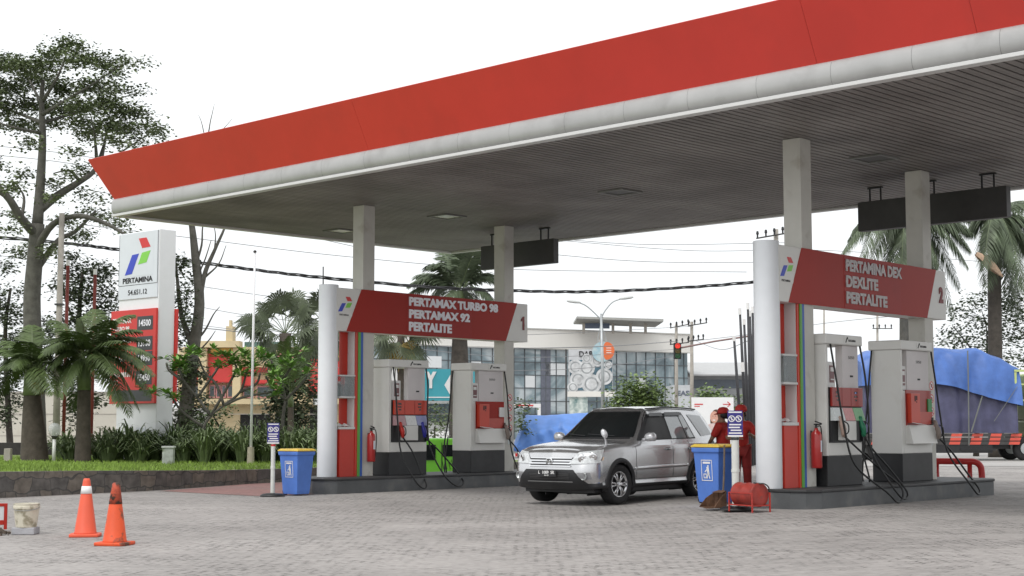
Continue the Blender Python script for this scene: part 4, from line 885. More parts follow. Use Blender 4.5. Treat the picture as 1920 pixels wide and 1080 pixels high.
# ------------------------------------------------------------------ street items on the forecourt
binb = mat('bin_blue', (.085, .20, .60), .4, var=.12, vs=3); biny = mat('bin_yellow', (.72, .50, .08), .45, var=.15, vs=8)
def wheelie(p, rz, label, sc=1.0):
    t = thing('wheelie_bin', label, 'bin', p, rz, 'blue bins with yellow lids'); t.scale = (sc * .92, sc * .9, sc)
    def lp(z, wx, wy, oy=0): return [(-wx, -wy + oy, z), (wx, -wy + oy, z), (wx, wy + oy, z), (-wx, wy + oy, z)]
    m = MB(); R_ = [lp(.03, .19, .22), lp(.10, .20, .235), lp(.82, .25, .29), lp(.825, .275, .315), lp(.895, .28, .32), lp(.90, .25, .29)]
    m.v = [q for r in R_ for q in r]
    for i in range(5):
        for k in range(4): m.f.append((i * 4 + k, i * 4 + (k + 1) % 4, i * 4 + 4 + (k + 1) % 4, i * 4 + 4 + k))
    m.f.append((3, 2, 1, 0)); m.f.append((20, 21, 22, 23)); m.build('body', binb, t, bevel=.012)
    lm = MB(); R_ = [lp(.902, .285, .33), lp(.925, .285, .33), lp(.955, .24, .28)]
    lm.v = [q for r in R_ for q in r]
    for i in range(2):
        for k in range(4): lm.f.append((i * 4 + k, i * 4 + (k + 1) % 4, i * 4 + 4 + (k + 1) % 4, i * 4 + 4 + k))
    lm.f.append((3, 2, 1, 0)); lm.f.append((8, 9, 10, 11)); lid = lm.build('lid', biny, t, bevel=.012)
    MB().tube([(-.2, .34, .93), (.2, .34, .93)], .015, 8).build('handle', binb, t)
    for sx in (-1, 1): MB().lathe([(0, -.025), (.075, -.025), (.082, 0), (.075, .025), (0, .025)], n=20, c=(sx * .15, .19, .085), M=Matrix(((0, 0, 1), (1, 0, 0), (0, 1, 0)))).build('wheel', rubber, t)
    # tidy-man pictogram in a rounded frame on the end face
    M = endface(-.2365, .11, .38); sl = Matrix.Rotation(R(3.6), 4, 'Y')
    lb = MB(); fr = [(0, 0), (.24, 0), (.24, .32), (0, .32)]
    def bar(x0, y0, x1, y1, w_=.012):
        a = Vector((x0, y0, 0)); b = Vector((x1, y1, 0)); d = (b - a).normalized() * w_ / 2; n_ = Vector((-d.y, d.x, 0))
        q = [a - d + n_, b + d + n_, b + d - n_, a - d - n_]
        vs = [M @ Vector((p_.x, p_.y, -.025 + p_.y * .0 + (.0 if True else 0))) for p_ in q]
        vs = [Vector((-.2045 - .0694 * (v.z - .10) - .002, v.y, v.z)) for v in vs]; lb.add(vs, [(0, 1, 2, 3)])
    for i in range(4): bar(*fr[i], *fr[(i + 1) % 4])
    bar(.05, .28, .19, .28, .03); bar(.14, .19, .15, .12, .05); bar(.145, .12, .12, .04, .02); bar(.15, .12, .18, .04, .02); bar(.13, .18, .08, .14, .018); bar(.15, .225, .15, .226, .03); bar(.05, .04, .10, .04, .014); bar(.05, .10, .10, .10, .014); bar(.05, .04, .045, .10, .014); bar(.10, .04, .105, .10, .014)
    lb.build('pictogram', cardw, t, fix=False, solid=.002)
    return t
q = G(552, 930); wheelie((q.x, q.y + .25, 0), ANG + R(6), 'blue bin with a yellow lid at the left nose of island 1', .96)
q = G(1346, 946, .08); wheelie((q.x, q.y + .25, .075), ANG - R(4), 'blue bin with a yellow lid between the silver car and the no smoking post', 1.04)

signblue = mat('sign_blue', (.03, .025, .20), .4, var=.05); pvc = mat('pvc_white', (.62, .63, .60), .5, var=.12, vs=4)
def sign_post(px, py, zg, label, pole_h, pr, base_r, rz, cloth):
    p = G(px, py, zg); t = thing('sign_post', label, 'sign post', p, rz, 'no smoking sign posts')
    MB().lathe([(0, 0), (base_r, 0), (base_r, .025), (base_r * .8, .055), (pr * 1.2, .07), (0, .07)], n=32).build('base', rubber, t, smooth=True)
    MB().lathe([(0, .05), (pr, .05), (pr, pole_h * .5), (pr * 1.12, pole_h * .5 + .002), (pr * 1.12, pole_h * .54), (pr, pole_h * .54 + .002), (pr, pole_h), (0, pole_h)], n=20).build('pole', pvc, t)
    M = front(-.105, -pr - .012, pole_h - .02)
    pl_ = MB().b2((-.115, -pr - .01, pole_h - .04), (.115, -pr - .002, pole_h + .36)).build('sign_plate', signblue, t)
    y = -pr - .0115
    wb = MB(); wb.b2((-.10, y - .001, pole_h + .325), (.10, y, pole_h + .345))
    for k, (a, b) in enumerate(((-.09, .09), (-.10, .07), (-.07, .09), (-.10, .10))): wb.b2((a, y - .001, pole_h + .135 - k * .043), (b, y, pole_h + .155 - k * .043))
    wb.b2((-.115, y - .001, pole_h - .04), (.115, y, pole_h - .015)); wb.build('white_line', cardw, pl_)
    rg = MB()
    for cx in (-.053, .053):
        cz = pole_h + .235
        rg.grid([[(cx + r_ * math.cos(a), y - .002, cz + r_ * math.sin(a)) for a in [2 * math.pi * k / 24 for k in range(25)]] for r_ in (.037, .050)])
        rg.box((cx, y - .002, cz), (.085, .001, .010), M=Matrix.Rotation(R(45), 4, 'Y')); rg.box((cx, y - .0025, cz), (.012, .001, .05)).box((cx + .008, y - .0025, cz - .012), (.03, .001, .012))
    rg.build('prohibition_symbol', cardw, pl_)
    MB().lathe([(pr + .002, 0), (pr + .006, .01), (pr + .006, .03), (pr + .002, .04)], n=16, c=(0, 0, pole_h - .09)).build('clamp', lg_red if cloth else dgrey, t)
sign_post(511, 931, 0, 'white no smoking post with blue sign beside the left bin', 1.06, .042, .24, R(6), True)
sign_post(1380, 957, .085, 'white no smoking post with blue sign in front of the red drum', 1.16, .058, .25, R(-4), False)

# long-handled dustpan leaning on the right bin
p = G(1345, 953, .085); t = thing('dustpan', 'rusty brown long-handled dustpan standing against the right blue bin', 'dustpan', p, R(20))
rust = mat('rusty_tin', (.16, .085, .05), .7, metal=.3, var=.5, vs=9, bump=.3)
m = MB(); rows = []
for (y_, h_, w_) in ((-.20, .03, .20), (-.08, .16, .19), (.06, .25, .15), (.10, .27, .10)):
    rows.append([(-w_, y_, h_), (-w_ * 1.03, y_, .02), (0, y_, .0), (w_ * 1.03, y_, .02), (w_, y_, h_)])
m.grid(rows); m.add(rows[-1], [(0, 1, 2, 3, 4)]); m.grid([[(-.10, .10, .27), (.10, .10, .27)], [(-.14, .0, .24), (.14, .0, .24)]])
m.build('scoop', rust, t, solid=.008)
MB().tube([(0, .10, .05), (.02, .12, .5), (.03, .13, .98)], .015, 8).build('handle', mat('grey_wood', (.16, .12, .09), .8, var=.4, vs=20), t)
t.rotation_euler = (0, 0, R(-62))

# red drum on a frame
p = G(1407, 960, .085); t = thing('oil_drum', 'dark red steel drum lying on a low red frame beside the island 2 nose', 'drum', (p.x, p.y + .08, .085), ANG - R(14)); t.scale = (.86, .80, .86)
Mr = Matrix(((1, 0, 0), (0, 0, -1), (0, 1, 0)))
MB().lathe([(0, -.30), (.175, -.30), (.205, -.295), (.21, -.28), (.20, -.26), (.20, -.02), (.208, 0), (.20, .02), (.20, .26), (.21, .28), (.205, .295), (.175, .30), (0, .29)], n=36, c=(0, 0, .30), M=Mr).build('drum', mat('drum_red', (.30, .03, .02), .5, var=.3, vs=5, stain=(6, .6, .8, (.10, .05, .04))), t, smooth=True)
MB().tube(smoothpath([(-.06, -.2, .51), (.0, -.32, .50), (.08, -.34, .49), (.17, -.33, .44), (.2, -.33, .36)], 4), .012, 6).build('strap', black, t)
frm = mat('frame_red', (.42, .03, .02), .5, var=.2)
fb = MB()
for x in (-.20, .20):
    for y in (-.33, .33): fb.b2((x - .012, y - .012, 0), (x + .012, y + .012, .34))
    for z in (.12, .33): fb.b2((x - .010, -.318, z - .01), (x + .010, .318, z + .01))
for y in (-.33, .33):
    for z in (.12,): fb.b2((-.188, y - .010, z - .012), (.188, y + .010, z + .008))
fb.build('frame', frm, t)

# red guard rail behind island 2
p = G(1822, 917, .10); t = thing('guard_rail', 'low red bent pipe guard rail past the far end of island 2', 'guard rail', (p.x, p.y, .10), 0)
rr = mat('rail_red', (.40, .015, .015), .35, var=.1)
MB().tube(smoothpath([(-.75, .30, .55), (-.1, .05, .55), (.08, 0, .54), (.17, -.02, .47), (.20, -.02, .36), (.21, -.02, 0)], 5), .065, 12).build('top_pipe', rr, t, smooth=True)
MB().tube([(-.02, .03, .5), (-.02, .03, 0)], .05, 12).build('post', rr, t, smooth=True); MB().tube([(-.62, .26, .5), (-.62, .26, .0)], .05, 12).build('post', rr, t, smooth=True)

# traffic cones
def cone(px, py, h, rz, label, band):
    p = G(px, py, 0); t = thing('traffic_cone', label, 'traffic cone', p, rz, 'orange traffic cones')
    om = mat('cone_orange', (.72, .10, .045), .5, var=.06, vs=4) if band else mat('cone_dirty', (.70, .085, .02), .55, var=.12, vs=4, stain=(7, .56, .66, (.12, .05, .03)))
    b = .19
    MB().prism([(b * math.cos(a) * 1.0 / max(abs(math.cos(a)), abs(math.sin(a))) * (.93 if k % 4 == 2 else 1), b * math.sin(a) / max(abs(math.cos(a)), abs(math.sin(a))) * (.93 if k % 4 == 2 else 1)) for k, a in enumerate([2 * math.pi * q / 16 for q in range(16)])], lambda a, c: Vector((a, c, 0)), lambda a, c: Vector((a, c, .04))).build('base', om, t, bevel=.012)
    MB().lathe([(.15, .035), (.135, .055), (.045, h - .03), (.035, h), (.0, h)], n=32).build('cone_body', om, t, smooth=True)
    if band:
        f = lambda z: .137 + (.047 - .137) * (z - .055) / (h - .085)
        MB().lathe([(f(h * .74), h * .74), (f(h * .74) + .003, h * .741), (f(h * .87) + .003, h * .869), (f(h * .87), h * .87)], n=32).build('white_band', cardw, t, smooth=True)
    else:
        MB().lathe([(.045, h - .24), (.078, h - .235), (.046, h - .01), (.03, h + .01), (0, h + .012)], n=24).build('tip_sleeve', mat('cone_tip', (.45, .07, .03), .6, var=.6, vs=9, stain=(12, .5, .6, (.05, .03, .02))), t, smooth=True)
cone(160, 1006, .72, R(8), 'bright orange traffic cone with a white band', True)
cone(215, 1022, .71, R(-12), 'dirty orange traffic cone with a blackened tip and no band', False)

# bucket, block, red frame and rubble at the left edge
p = G(43, 1003, 0)
t = thing('plastic_bucket', 'mud-stained white plastic bucket standing on a grey paving block', 'bucket', (p.x, p.y + .12, .09), 0)
MB().lathe([(0, 0), (.125, 0), (.13, .01), (.16, .235), (.168, .24), (.168, .27), (.160, .275), (.165, .30), (.155, .302), (.15, .28), (.122, .02), (0, .02)], n=32).build('body', mat('bucket_white', (.62, .58, .47), .5, var=.12, vs=6, stain=(9, .50, .62, (.30, .27, .19))), t, smooth=False)
MB().tube([( .17 * math.cos(a), .17 * math.sin(a) * .9 - .02, .255 - .04 * abs(math.sin(a))) for a in [R(180 + 10 * k) for k in range(19)]], .004, 6).build('handle', mat('wire_grey', (.3, .3, .3), .4, metal=.5), t)
o = MB().b2((-.15, -.12, 0), (.14, .12, .088)).build('paving_block', mat('block_grey', (.36, .36, .38), .85, var=.2, bump=.4), None, bevel=.01); o.location = (p.x, p.y + .12, .002); tag(o, 'grey concrete paving block under the stained bucket', 'block')
p = G(-36, 998, 0); t = thing('low_sign', 'red metal frame of a low sign at the left picture edge', 'sign frame', (p.x, p.y + .2, .0), R(10))
MB().b2((-.30, -.015, .02), (-.26, .015, .36)).b2((.22, -.015, .02), (.26, .015, .36)).b2((-.259, -.014, .32), (.219, .014, .36)).b2((-.259, -.014, .08), (.219, .014, .14)).build('frame', hred, t, bevel=.004)
MB().b2((-.258, -.006, .141), (.218, .006, .319)).build('panel', mat('panel_pale', (.55, .55, .56), .5), t)
p = G(8, 1003, 0); rb = MB()
for k in range(60):
    r_ = abs(random.gauss(0, .1)); a = random.uniform(0, 6.28); s_ = random.uniform(.012, .04)
    rb.box((p.x - .06 + r_ * math.cos(a), p.y + r_ * math.sin(a), s_ * .4 + max(0, .06 - r_ * .4)), (s_, s_ * .8, s_ * .7), M=Matrix.Rotation(random.uniform(0, 3), 4, Vector((random.random(), random.random(), 1))))
tag(rb.build('rubble', mat('soil_dark', (.11, .085, .065), .95, var=.5, vs=20)), 'dark soil and rubble beside the bucket', None, None, 'stuff')
for k in range(0):
    pass

# ------------------------------------------------------------------ vegetation builders
def bark(name, c): return mat(name, c, .9, var=.35, vs=5, bump=.6, bs=12)
def leafm(name, c, v=.5, vs=1.4): return mat(name, c, .55, var=v, vs=vs, spec=.35)
bark_g = bark('bark_grey', (.115, .11, .095)); bark_d = bark('bark_dark', (.07, .06, .05)); bark_p = bark('bark_palm', (.085, .070, .056))
leaf_t = leafm('leaf_tree', (.135, .17, .08)); leaf_dk = leafm('leaf_dark', (.075, .10, .05)); leaf_b = leafm('leaf_bright', (.20, .36, .08)); leaf_pm = leafm('leaf_palm', (.085, .125, .04)); leaf_fan = leafm('leaf_fan', (.075, .095, .05))
leaf_rp = leafm('leaf_royal', (.10, .13, .075)); leaf_sh = leafm('leaf_shrub', (.14, .20, .06)); leaf_st = leafm('leaf_strap', (.13, .19, .07)); dry = leafm('leaf_dry', (.38, .27, .07)); cshaft = mat('crownshaft', (.13, .17, .075), .5, var=.3, vs=5)
rnd = random.Random(11)
def leaves(mb, c, r, n, size, squash=.55, lobes=True):
    """n leaf-sized blades in twiggy sprays through an uneven ellipsoid"""
    c = Vector(c); done = 0
    while done < n:
        # a spray of leaves round a twig end
        while True:
            d = Vector((rnd.uniform(-1, 1), rnd.uniform(-1, 1), rnd.uniform(-1, 1)))
            if .15 < d.length < 1: break
        tip = c + Vector((d.x * r[0], d.y * r[1], d.z * r[2]))
        k = rnd.randint(9, 16)
        for _ in range(k):
            p = tip + Vector((rnd.gauss(0, 1), rnd.gauss(0, 1), rnd.gauss(0, .55))) * size * 1.5
            a = rnd.uniform(0, 6.28); s_ = size * rnd.uniform(.6, 1.25); el_ = rnd.uniform(-.7, .35)
            dx = Vector((math.cos(a) * math.cos(el_), math.sin(a) * math.cos(el_), math.sin(el_))) * s_
            sd_ = dx.cross(Vector((rnd.gauss(0, .5), rnd.gauss(0, .5), 1))).normalized() * s_ * .32
            mb.add([p, p + dx * .5 + sd_, p + dx, p + dx * .5 - sd_], [(0, 1, 2, 3)])
        done += k
    return mb
def fr(mb, a, b, arch, ll, n=26, wid=.035, droop=.5, mb_r=None, rr=.02):
    """pinnate palm frond from a to b with leaflets both sides"""
    a = Vector(a); b = Vector(b); m = (a + b) / 2 + Vector((0, 0, arch)); P_ = lambda t_: a * (1 - t_) ** 2 + m * 2 * t_ * (1 - t_) + b * t_ * t_
    pts = [P_(k / 10) for k in range(11)]; (mb_r or mb).tube(pts, [rr * (1 - .85 * k / 10) for k in range(11)], 5)
    for k in range(n):
        t_ = .14 + .86 * (k + rnd.random() * .6) / n; p = P_(t_); d = (P_(min(1, t_ + .02)) - P_(t_ - .02)).normalized()
        sv = d.cross(Vector((0, 0, 1))); sv = sv.normalized() if sv.length > .05 else Vector((1, 0, 0))
        L_ = ll * (math.sin(math.pi * min(1, .18 + t_ * .82)) ** .55 + .15) * rnd.uniform(.85, 1.1)
        for sg in (-1, 1):
            dr = (sv * sg * 1.0 + d * .65 + Vector((0, 0, .25 - droop * rnd.uniform(.6, 1.4)))).normalized()
            q1 = p + dr * L_ * .5; q2 = p + dr * L_ * .92 - Vector((0, 0, droop * L_ * .35)); ww = d * wid
            mb.add([p - ww * .4, p + ww * .4, q1 + ww, q1 - ww, q2], [(0, 1, 2, 3), (3, 2, 4)])
def fan(mb, base, tip, rad, n=22, spread=R(240), mb_r=None):
    base = Vector(base); tip = Vector(tip); d = (tip - base).normalized(); (mb_r or mb).tube([base, (base + tip) / 2 + Vector((0, 0, .06)), tip], .014, 5)
    side_ = d.cross(Vector((rnd.uniform(-.3, .3), -.6, rnd.uniform(.5, 1)))).normalized(); dn = Vector((0, 0, -1))
    for k in range(n):
        a = -spread / 2 + spread * k / (n - 1); v = d * math.cos(a) + side_ * math.sin(a); w_ = (-d * math.sin(a) + side_ * math.cos(a)) * rad * .05
        L_ = rad * (.75 + .25 * math.cos(a / 1.6)) * rnd.uniform(.9, 1.08)
        mid = tip + v * L_ * .6; en = tip + v * L_ * .95 + dn * rad * rnd.uniform(.12, .4)
        mb.add([tip, mid + w_, mid - w_, en], [(0, 1, 2), (2, 1, 3)])
def limb(mb, pts, r0, r1, n=8):
    p = smoothpath(pts, 4); mb.tube(p, [r0 + (r1 - r0) * (k / (len(p) - 1)) ** .8 for k in range(len(p))], n)
def Wp(D, *pts): return [W(x, y, D + (z[0] if z else 0)) for x, y, *z in pts]

# big tree at the left
D = 47
t = thing('broadleaf_tree', 'tall spreading tree with thick grey trunk and layered crown rising left of the canopy', 'tree', W(68, 858, D))
base = Vector(t.location); t.location.z = .3
def loc(pts): return [p - Vector(t.location) for p in pts]
tr = MB()
limb(tr, loc([Vector((base.x, D, .3))] + Wp(D, (66, 760), (62, 650), (60, 560), (66, 480), (70, 420))), .34, .22, 14)
limb(tr, loc(Wp(D, (70, 425), (76, 340), (80, 260), (78, 200), (80, 150))), .18, .06, 10)
limb(tr, loc(Wp(D, (68, 440), (40, 410, -.6), (10, 365, -1), (-40, 340, -1.2))), .16, .09)
limb(tr, loc(Wp(D, (72, 395), (110, 365, .4), (150, 340, .6), (178, 318, .8), (196, 270, 1))), .16, .05)
limb(tr, loc(Wp(D, (66, 470), (100, 420, -.5), (150, 405, -.9), (200, 420, -1), (235, 440, -1.1))), .13, .04)
limb(tr, loc(Wp(D, (72, 500), (110, 450, .5), (140, 435, .8), (180, 395, 1))), .12, .04)
bm_ = MB()
for pts in (((80, 230), (40, 215, 1), (0, 200, 1.3), (-30, 190)), ((78, 215), (120, 190, -1), (170, 160, -1.5), (230, 120, -1.8)), ((80, 230), (130, 215, 1), (190, 195, 1.4), (255, 175, 1.5)), ((78, 250), (30, 240, -1), (-20, 225, -1.5)), ((80, 200), (60, 160, .8), (40, 120, 1)), ((80, 190), (110, 140, -.5), (128, 90, -.6)),
            ((180, 318, .8), (220, 290, 1.2), (280, 250, 1.5)), ((182, 310, .8), (178, 260, 0), (170, 215, -.5)), ((190, 300, .9), (200, 250, 1.5), (215, 220, 2)), ((10, 365, -1), (-10, 330, -1), (-20, 300, -1.3)), ((150, 340, .6), (130, 320), (100, 325)), ((40, 410, -.6), (45, 370), (30, 345))):
    limb(bm_, loc(Wp(D, *pts)), .07, .015, 6)
tr.add(bm_.v, bm_.f); tr.build('trunk', bark_g, t, smooth=True)
cr = MB()
cl = [(130, 85, 34, 20), (90, 120, 45, 22), (40, 125, 40, 20), (0, 120, 36, 20), (190, 115, 36, 16), (238, 113, 24, 9), (268, 115, 8, 8), (150, 110, 30, 18), (70, 150, 46, 20), (20, 165, 44, 20), (115, 165, 44, 20), (170, 160, 36, 20), (215, 132, 30, 12), (60, 195, 50, 20), (0, 205, 40, 22), (110, 205, 46, 20), (150, 200, 36, 18), (205, 165, 34, 14), (250, 170, 26, 9), (30, 235, 46, 16), (90, 232, 40, 14), (190, 195, 34, 22), (230, 205, 38, 22), (200, 235, 34, 20), (262, 212, 26, 12), (235, 240, 36, 18), (285, 240, 28, 14), (300, 250, 16, 8), (170, 250, 26, 20), (150, 230, 30, 14), (215, 265, 30, 10), (255, 265, 24, 8), (140, 285, 18, 10), (60, 270, 30, 8),
      (20, 115, 30, 14), (95, 98, 24, 14), (-30, 170, 40, 50), (130, 325, 24, 12), (155, 315, 18, 10), (95, 345, 20, 12), (20, 350, 26, 16), (45, 330, 16, 16), (0, 310, 14, 14), (160, 365, 20, 12), (100, 372, 18, 10), (175, 400, 30, 16), (125, 415, 24, 12), (215, 415, 24, 14), (150, 440, 30, 14), (30, 405, 20, 14), (40, 470, 26, 16), (95, 470, 22, 14), (240, 438, 10, 8), (20, 430, 16, 12), (195, 375, 12, 8)]
for x, y, rx, ry in cl:
    c = W(x, y, D + rnd.uniform(-2.2, 2.2)) - Vector(t.location); k = D / 2851
    leaves(cr, c, (rx * k * .80, .3 + rx * k * .4, ry * k * .70), int(rx * ry * (1.0 if y < 300 else .8)), .125)
cr.build('crown', leaf_t, t, fix=False)

def simple_tree(name, label, cat, D, root, trunks, clusters, lm, bmk, dens=.6, size=.12, group=None, zb=.42):
    p = W(root[0], root[1], D); t = thing(name, label, cat, (p.x, p.y, zb), 0, group); L0 = Vector(t.location)
    if trunks:
        m = MB()
        for pts, r0, r1 in trunks: limb(m, [q - L0 for q in Wp(D, *pts)], r0, r1, 8)
        m.build('trunk', bmk, t, smooth=True)
    if clusters:
        c_ = MB(); k = D / 2851
        for x, y, rx, ry in clusters: leaves(c_, W(x, y, D + rnd.uniform(-.6, .6)) - L0, (rx * k, max(.3, rx * k * .8), ry * k), int(rx * ry * dens), size)
        c_.build('crown', lm, t, fix=False)
    return t
simple_tree('small_tree', 'dark leafed tree between the concrete pole and the price sign', 'tree', 50, (150, 850), [([(150, 855), (152, 760), (148, 640), (150, 560), (155, 510)], .16, .05), ([(150, 640), (175, 590), (200, 560)], .06, .02), ([(150, 620), (125, 570), (118, 530)], .05, .02)],
            [(140, 505, 26, 18), (120, 700, 20, 26), (190, 660, 20, 24), (175, 700, 22, 20), (130, 480, 18, 12), (175, 520, 26, 20), (200, 555, 18, 24), (150, 550, 30, 24), (120, 540, 16, 26), (190, 590, 20, 20), (140, 600, 26, 20), (160, 640, 24, 18), (125, 650, 18, 18), (140, 770, 14, 40), (165, 750, 26, 20), (215, 580, 10, 14), (190, 500, 14, 10)], leaf_dk, bark_d, 1.0, .14)
simple_tree('small_tree', 'dense dark tree behind the squat palm at the left picture edge', 'tree', 54, (20, 850), [([(20, 855), (15, 760), (10, 620), (20, 540)], .14, .05)],
            [(15, 590, 34, 26), (50, 640, 24, 24), (10, 650, 30, 26), (30, 700, 30, 20), (0, 730, 30, 24), (90, 620, 16, 30), (-20, 560, 30, 30), (0, 780, 24, 20), (35, 750, 14, 14), (10, 500, 20, 14), (45, 545, 18, 12)], leaf_dk, bark_d, 1.0, .14)
simple_tree('bare_tree', 'half bare grey tree with upright twigs right of the price sign', 'tree', 49, (345, 850), [([(340, 858), (350, 760), (362, 660), (374, 570), (366, 480), (360, 425), (352, 380)], .30, .07), ([(370, 600), (382, 520), (402, 470), (420, 430), (426, 405)], .11, .02), ([(366, 500), (378, 460), (380, 425), (388, 400)], .05, .012),
            ([(384, 520), (410, 495), (424, 460)], .04, .01), ([(376, 560), (372, 520), (385, 485), (396, 450)], .05, .012), ([(362, 650), (340, 590), (332, 520), (326, 470)], .12, .025), ([(366, 640), (384, 620), (400, 590), (412, 575)], .05, .01), ([(362, 670), (390, 640), (404, 620)], .04, .01), ([(355, 720), (330, 680), (322, 640)], .07, .02), ([(402, 470), (404, 440), (398, 410)], .03, .008), ([(345, 600), (350, 560), (346, 530)], .03, .01),
            ([(352, 380), (345, 300), (385, 262), (395, 225), (402, 195)], .05, .006), ([(385, 262), (378, 230), (372, 215)], .02, .005), ([(395, 262), (420, 240), (436, 222)], .02, .005)],
            [(335, 500, 16, 22), (340, 560, 22, 22), (330, 620, 16, 22), (345, 600, 18, 16), (350, 690, 28, 24), (345, 740, 26, 26), (340, 790, 26, 26), (370, 700, 16, 26), (330, 650, 12, 20), (355, 530, 12, 12), (325, 700, 14, 24), (325, 500, 10, 20), (350, 800, 30, 30), (375, 760, 18, 26)], leaf_dk, bark_g, .8, .13)
# frangipani: forked bare arms with leaf tufts at the ends
for (D, root, arms_, lab) in ((42, (385, 850), [((385, 856), (380, 810), (395, 780), (420, 760)), ((395, 780), (370, 745), (345, 715), (335, 690)), ((420, 760), (405, 720), (385, 700), (372, 672)), ((420, 760), (450, 735), (462, 700)), ((370, 745), (395, 710), (412, 685)), ((450, 735), (480, 720), (488, 700)), ((420, 760), (455, 745), (510, 735)), ((380, 800), (340, 770), (320, 740)), ((345, 715), (318, 695), (312, 680)), ((395, 780), (440, 700), (440, 680))], 'frangipani with forked grey arms and bright leaf tufts in the middle of the planting'),
                              (43, (532, 850), [((532, 856), (530, 790), (535, 750), (528, 715)), ((535, 750), (560, 725), (580, 700)), ((535, 750), (510, 725), (498, 705)), ((528, 715), (545, 690), (552, 672)), ((528, 715), (515, 690), (508, 675))], 'small frangipani with bright leaf tufts next to the left sign post')):
    p = W(*root, D); t = thing('frangipani_tree', lab, 'tree', (p.x, p.y, .42), 0, 'frangipani trees'); L0 = Vector(t.location); m = MB(); lm = MB()
    for i, a in enumerate(arms_):
        limb(m, [q - L0 for q in Wp(D, *a)], .07 if i == 0 else .045, .028, 7)
        c = W(*a[-1], D) - L0
        if i:
            for _ in range(6 if D == 42 else 5):
                cc = c + Vector((rnd.gauss(0, .32), rnd.gauss(0, .25), rnd.uniform(-.10, .28)))
                for k in range(17):
                    an = rnd.uniform(0, 6.28); el_ = rnd.uniform(-.25, .9); ln = rnd.uniform(.22, .36); v = Vector((math.cos(an) * math.cos(el_), math.sin(an) * math.cos(el_), math.sin(el_)))
                    w_ = v.cross(Vector((0, 0, 1))).normalized() * .05; lm.add([cc, cc + v * ln * .5 + w_, cc + v * ln - Vector((0, 0, .03)), cc + v * ln * .5 - w_], [(0, 1, 2, 3)])
    m.build('trunk', bark_g, t, smooth=True); lm.build('crown', leaf_b, t, fix=False)
    fl = MB()
    for _ in range(14):
        a = rnd.choice(arms_[1:])[-1]; c = W(a[0] + rnd.uniform(-18, 18), a[1] - rnd.uniform(0, 16), D - .2) - L0; fl.lathe([(0, 0), (.035, .01), (.0, .03)], n=5, c=c)
    fl.build('blossom', mat('blossom_pink', (.62, .22, .25), .6), t)
simple_tree('small_tree', 'slim shrubby tree behind the flagpole', 'tree', 45, (410, 850), [([(420, 856), (415, 810), (400, 780)], .05, .02)], [(390, 790, 34, 24), (420, 770, 20, 16), (370, 800, 20, 20), (410, 810, 24, 16)], leafm('leaf_mid', (.11, .17, .06)), bark_d, .5, .1)

def feather_palm(name, label, D, foot, top, r0, r1, tips, ll, lm, shaft=None, zb=.42, n=28, droop=.5, arch=.35, trunkm=None, bulge=0, group='feather palms', extra=None, dryb=None):
    p = W(*foot, D); t = thing(name, label, 'palm', (p.x, p.y, zb), 0, group); L0 = Vector(t.location)
    tp = W(*top, D) - L0; m = MB(); pts = [Vector((0, 0, -.1)), Vector((0, 0, .02)) + tp * .25, tp * .6, tp]
    sp_ = smoothpath(pts, 5); m.tube(sp_, [r0 + (r1 - r0) * (k / (len(sp_) - 1)) ** .7 + bulge * math.sin(math.pi * k / (len(sp_) - 1)) for k in range(len(sp_))], 14)
    m.build('trunk', trunkm or bark_p, t, smooth=True)
    org = tp
    if shaft:
        c_ = W(*shaft, D) - L0; MB().tube([tp - Vector((0, 0, .05)), tp.lerp(c_, .5), c_], [r1 * 1.12, r1 * 1.0, r1 * .45], 12).build('crownshaft', cshaft, t, smooth=True); org = c_
    cr = MB(); rc = MB()
    for q in tips:
        e = W(q[0], q[1], D + (q[2] if len(q) > 2 else rnd.uniform(-1, 1))) - L0; ar = q[3] if len(q) > 3 else arch
        fr(cr, org + Vector((rnd.uniform(-.05, .05), 0, rnd.uniform(-.1, .1))), e, ar, ll, n, (.03 if n > 80 else .024), droop, rc)
    cr.build('frond', lm, t, fix=False) if False else cr.build('crown', lm, t, fix=False)
    rc.build('frond_stalk', cshaft, t)
    if dryb:
        d_ = MB()
        for q in dryb: fr(d_, org - Vector((0, 0, .2)), W(q[0], q[1], D - .3) - L0, .2, ll * .8, 18, .02, .9)
        d_.build('dry_frond', dry, t, fix=False)
    return t
feather_palm('garden_palm', 'short palm with arching fronds in front of the price sign', 41, (155, 861), (158, 728), .23, .17, [(100, 600, .5, .5), (95, 690, -.5, .7), (112, 745, -.8, .8), (250, 590, .6, .6), (288, 668, -.5, .7), (285, 745, -.6, 1.1), (262, 770, .5, 1.1), (205, 600, -.8, .4), (135, 770, .8, .9), (180, 580, 1, .3), (85, 640, 1, .5), (230, 640, -1.5, .4), (130, 620, -1.4, .3), (80, 660, -1, .6), (270, 700, .8, .8), (245, 780, -.8, 1.0), (150, 600, 0, .3), (215, 700, -1.6, .6), (265, 620, .2, .6), (290, 705, -.9, .9), (225, 760, -1.2, .9), (75, 665, -.2, .5), (100, 725, .6, .9), (275, 640, 1.2, .6)], .52, leaf_pm, (160, 672), n=64, droop=.5, group='garden palms on the lawn')
feather_palm('garden_palm', 'squat palm with a swollen dark trunk at the far left of the lawn', 41.5, (65, 861), (60, 738), .40, .22, [(-40, 650, 0, .5), (-30, 720, -.5, .6), (10, 640, .5, .5), (60, 610, .8, .3), (120, 650, .6, .5), (130, 700, -.8, .5), (-10, 760, .5, .9), (100, 740, -1.4, .6), (45, 640, -1, .3), (90, 680, 1, .5), (20, 690, -1, .5), (75, 735, -1.2, .6), (0, 690, 1, .5)], .50, leaf_pm, (60, 690), n=60, droop=.5, bulge=.03, group='garden palms on the lawn', dryb=[(95, 690), (90, 730)])
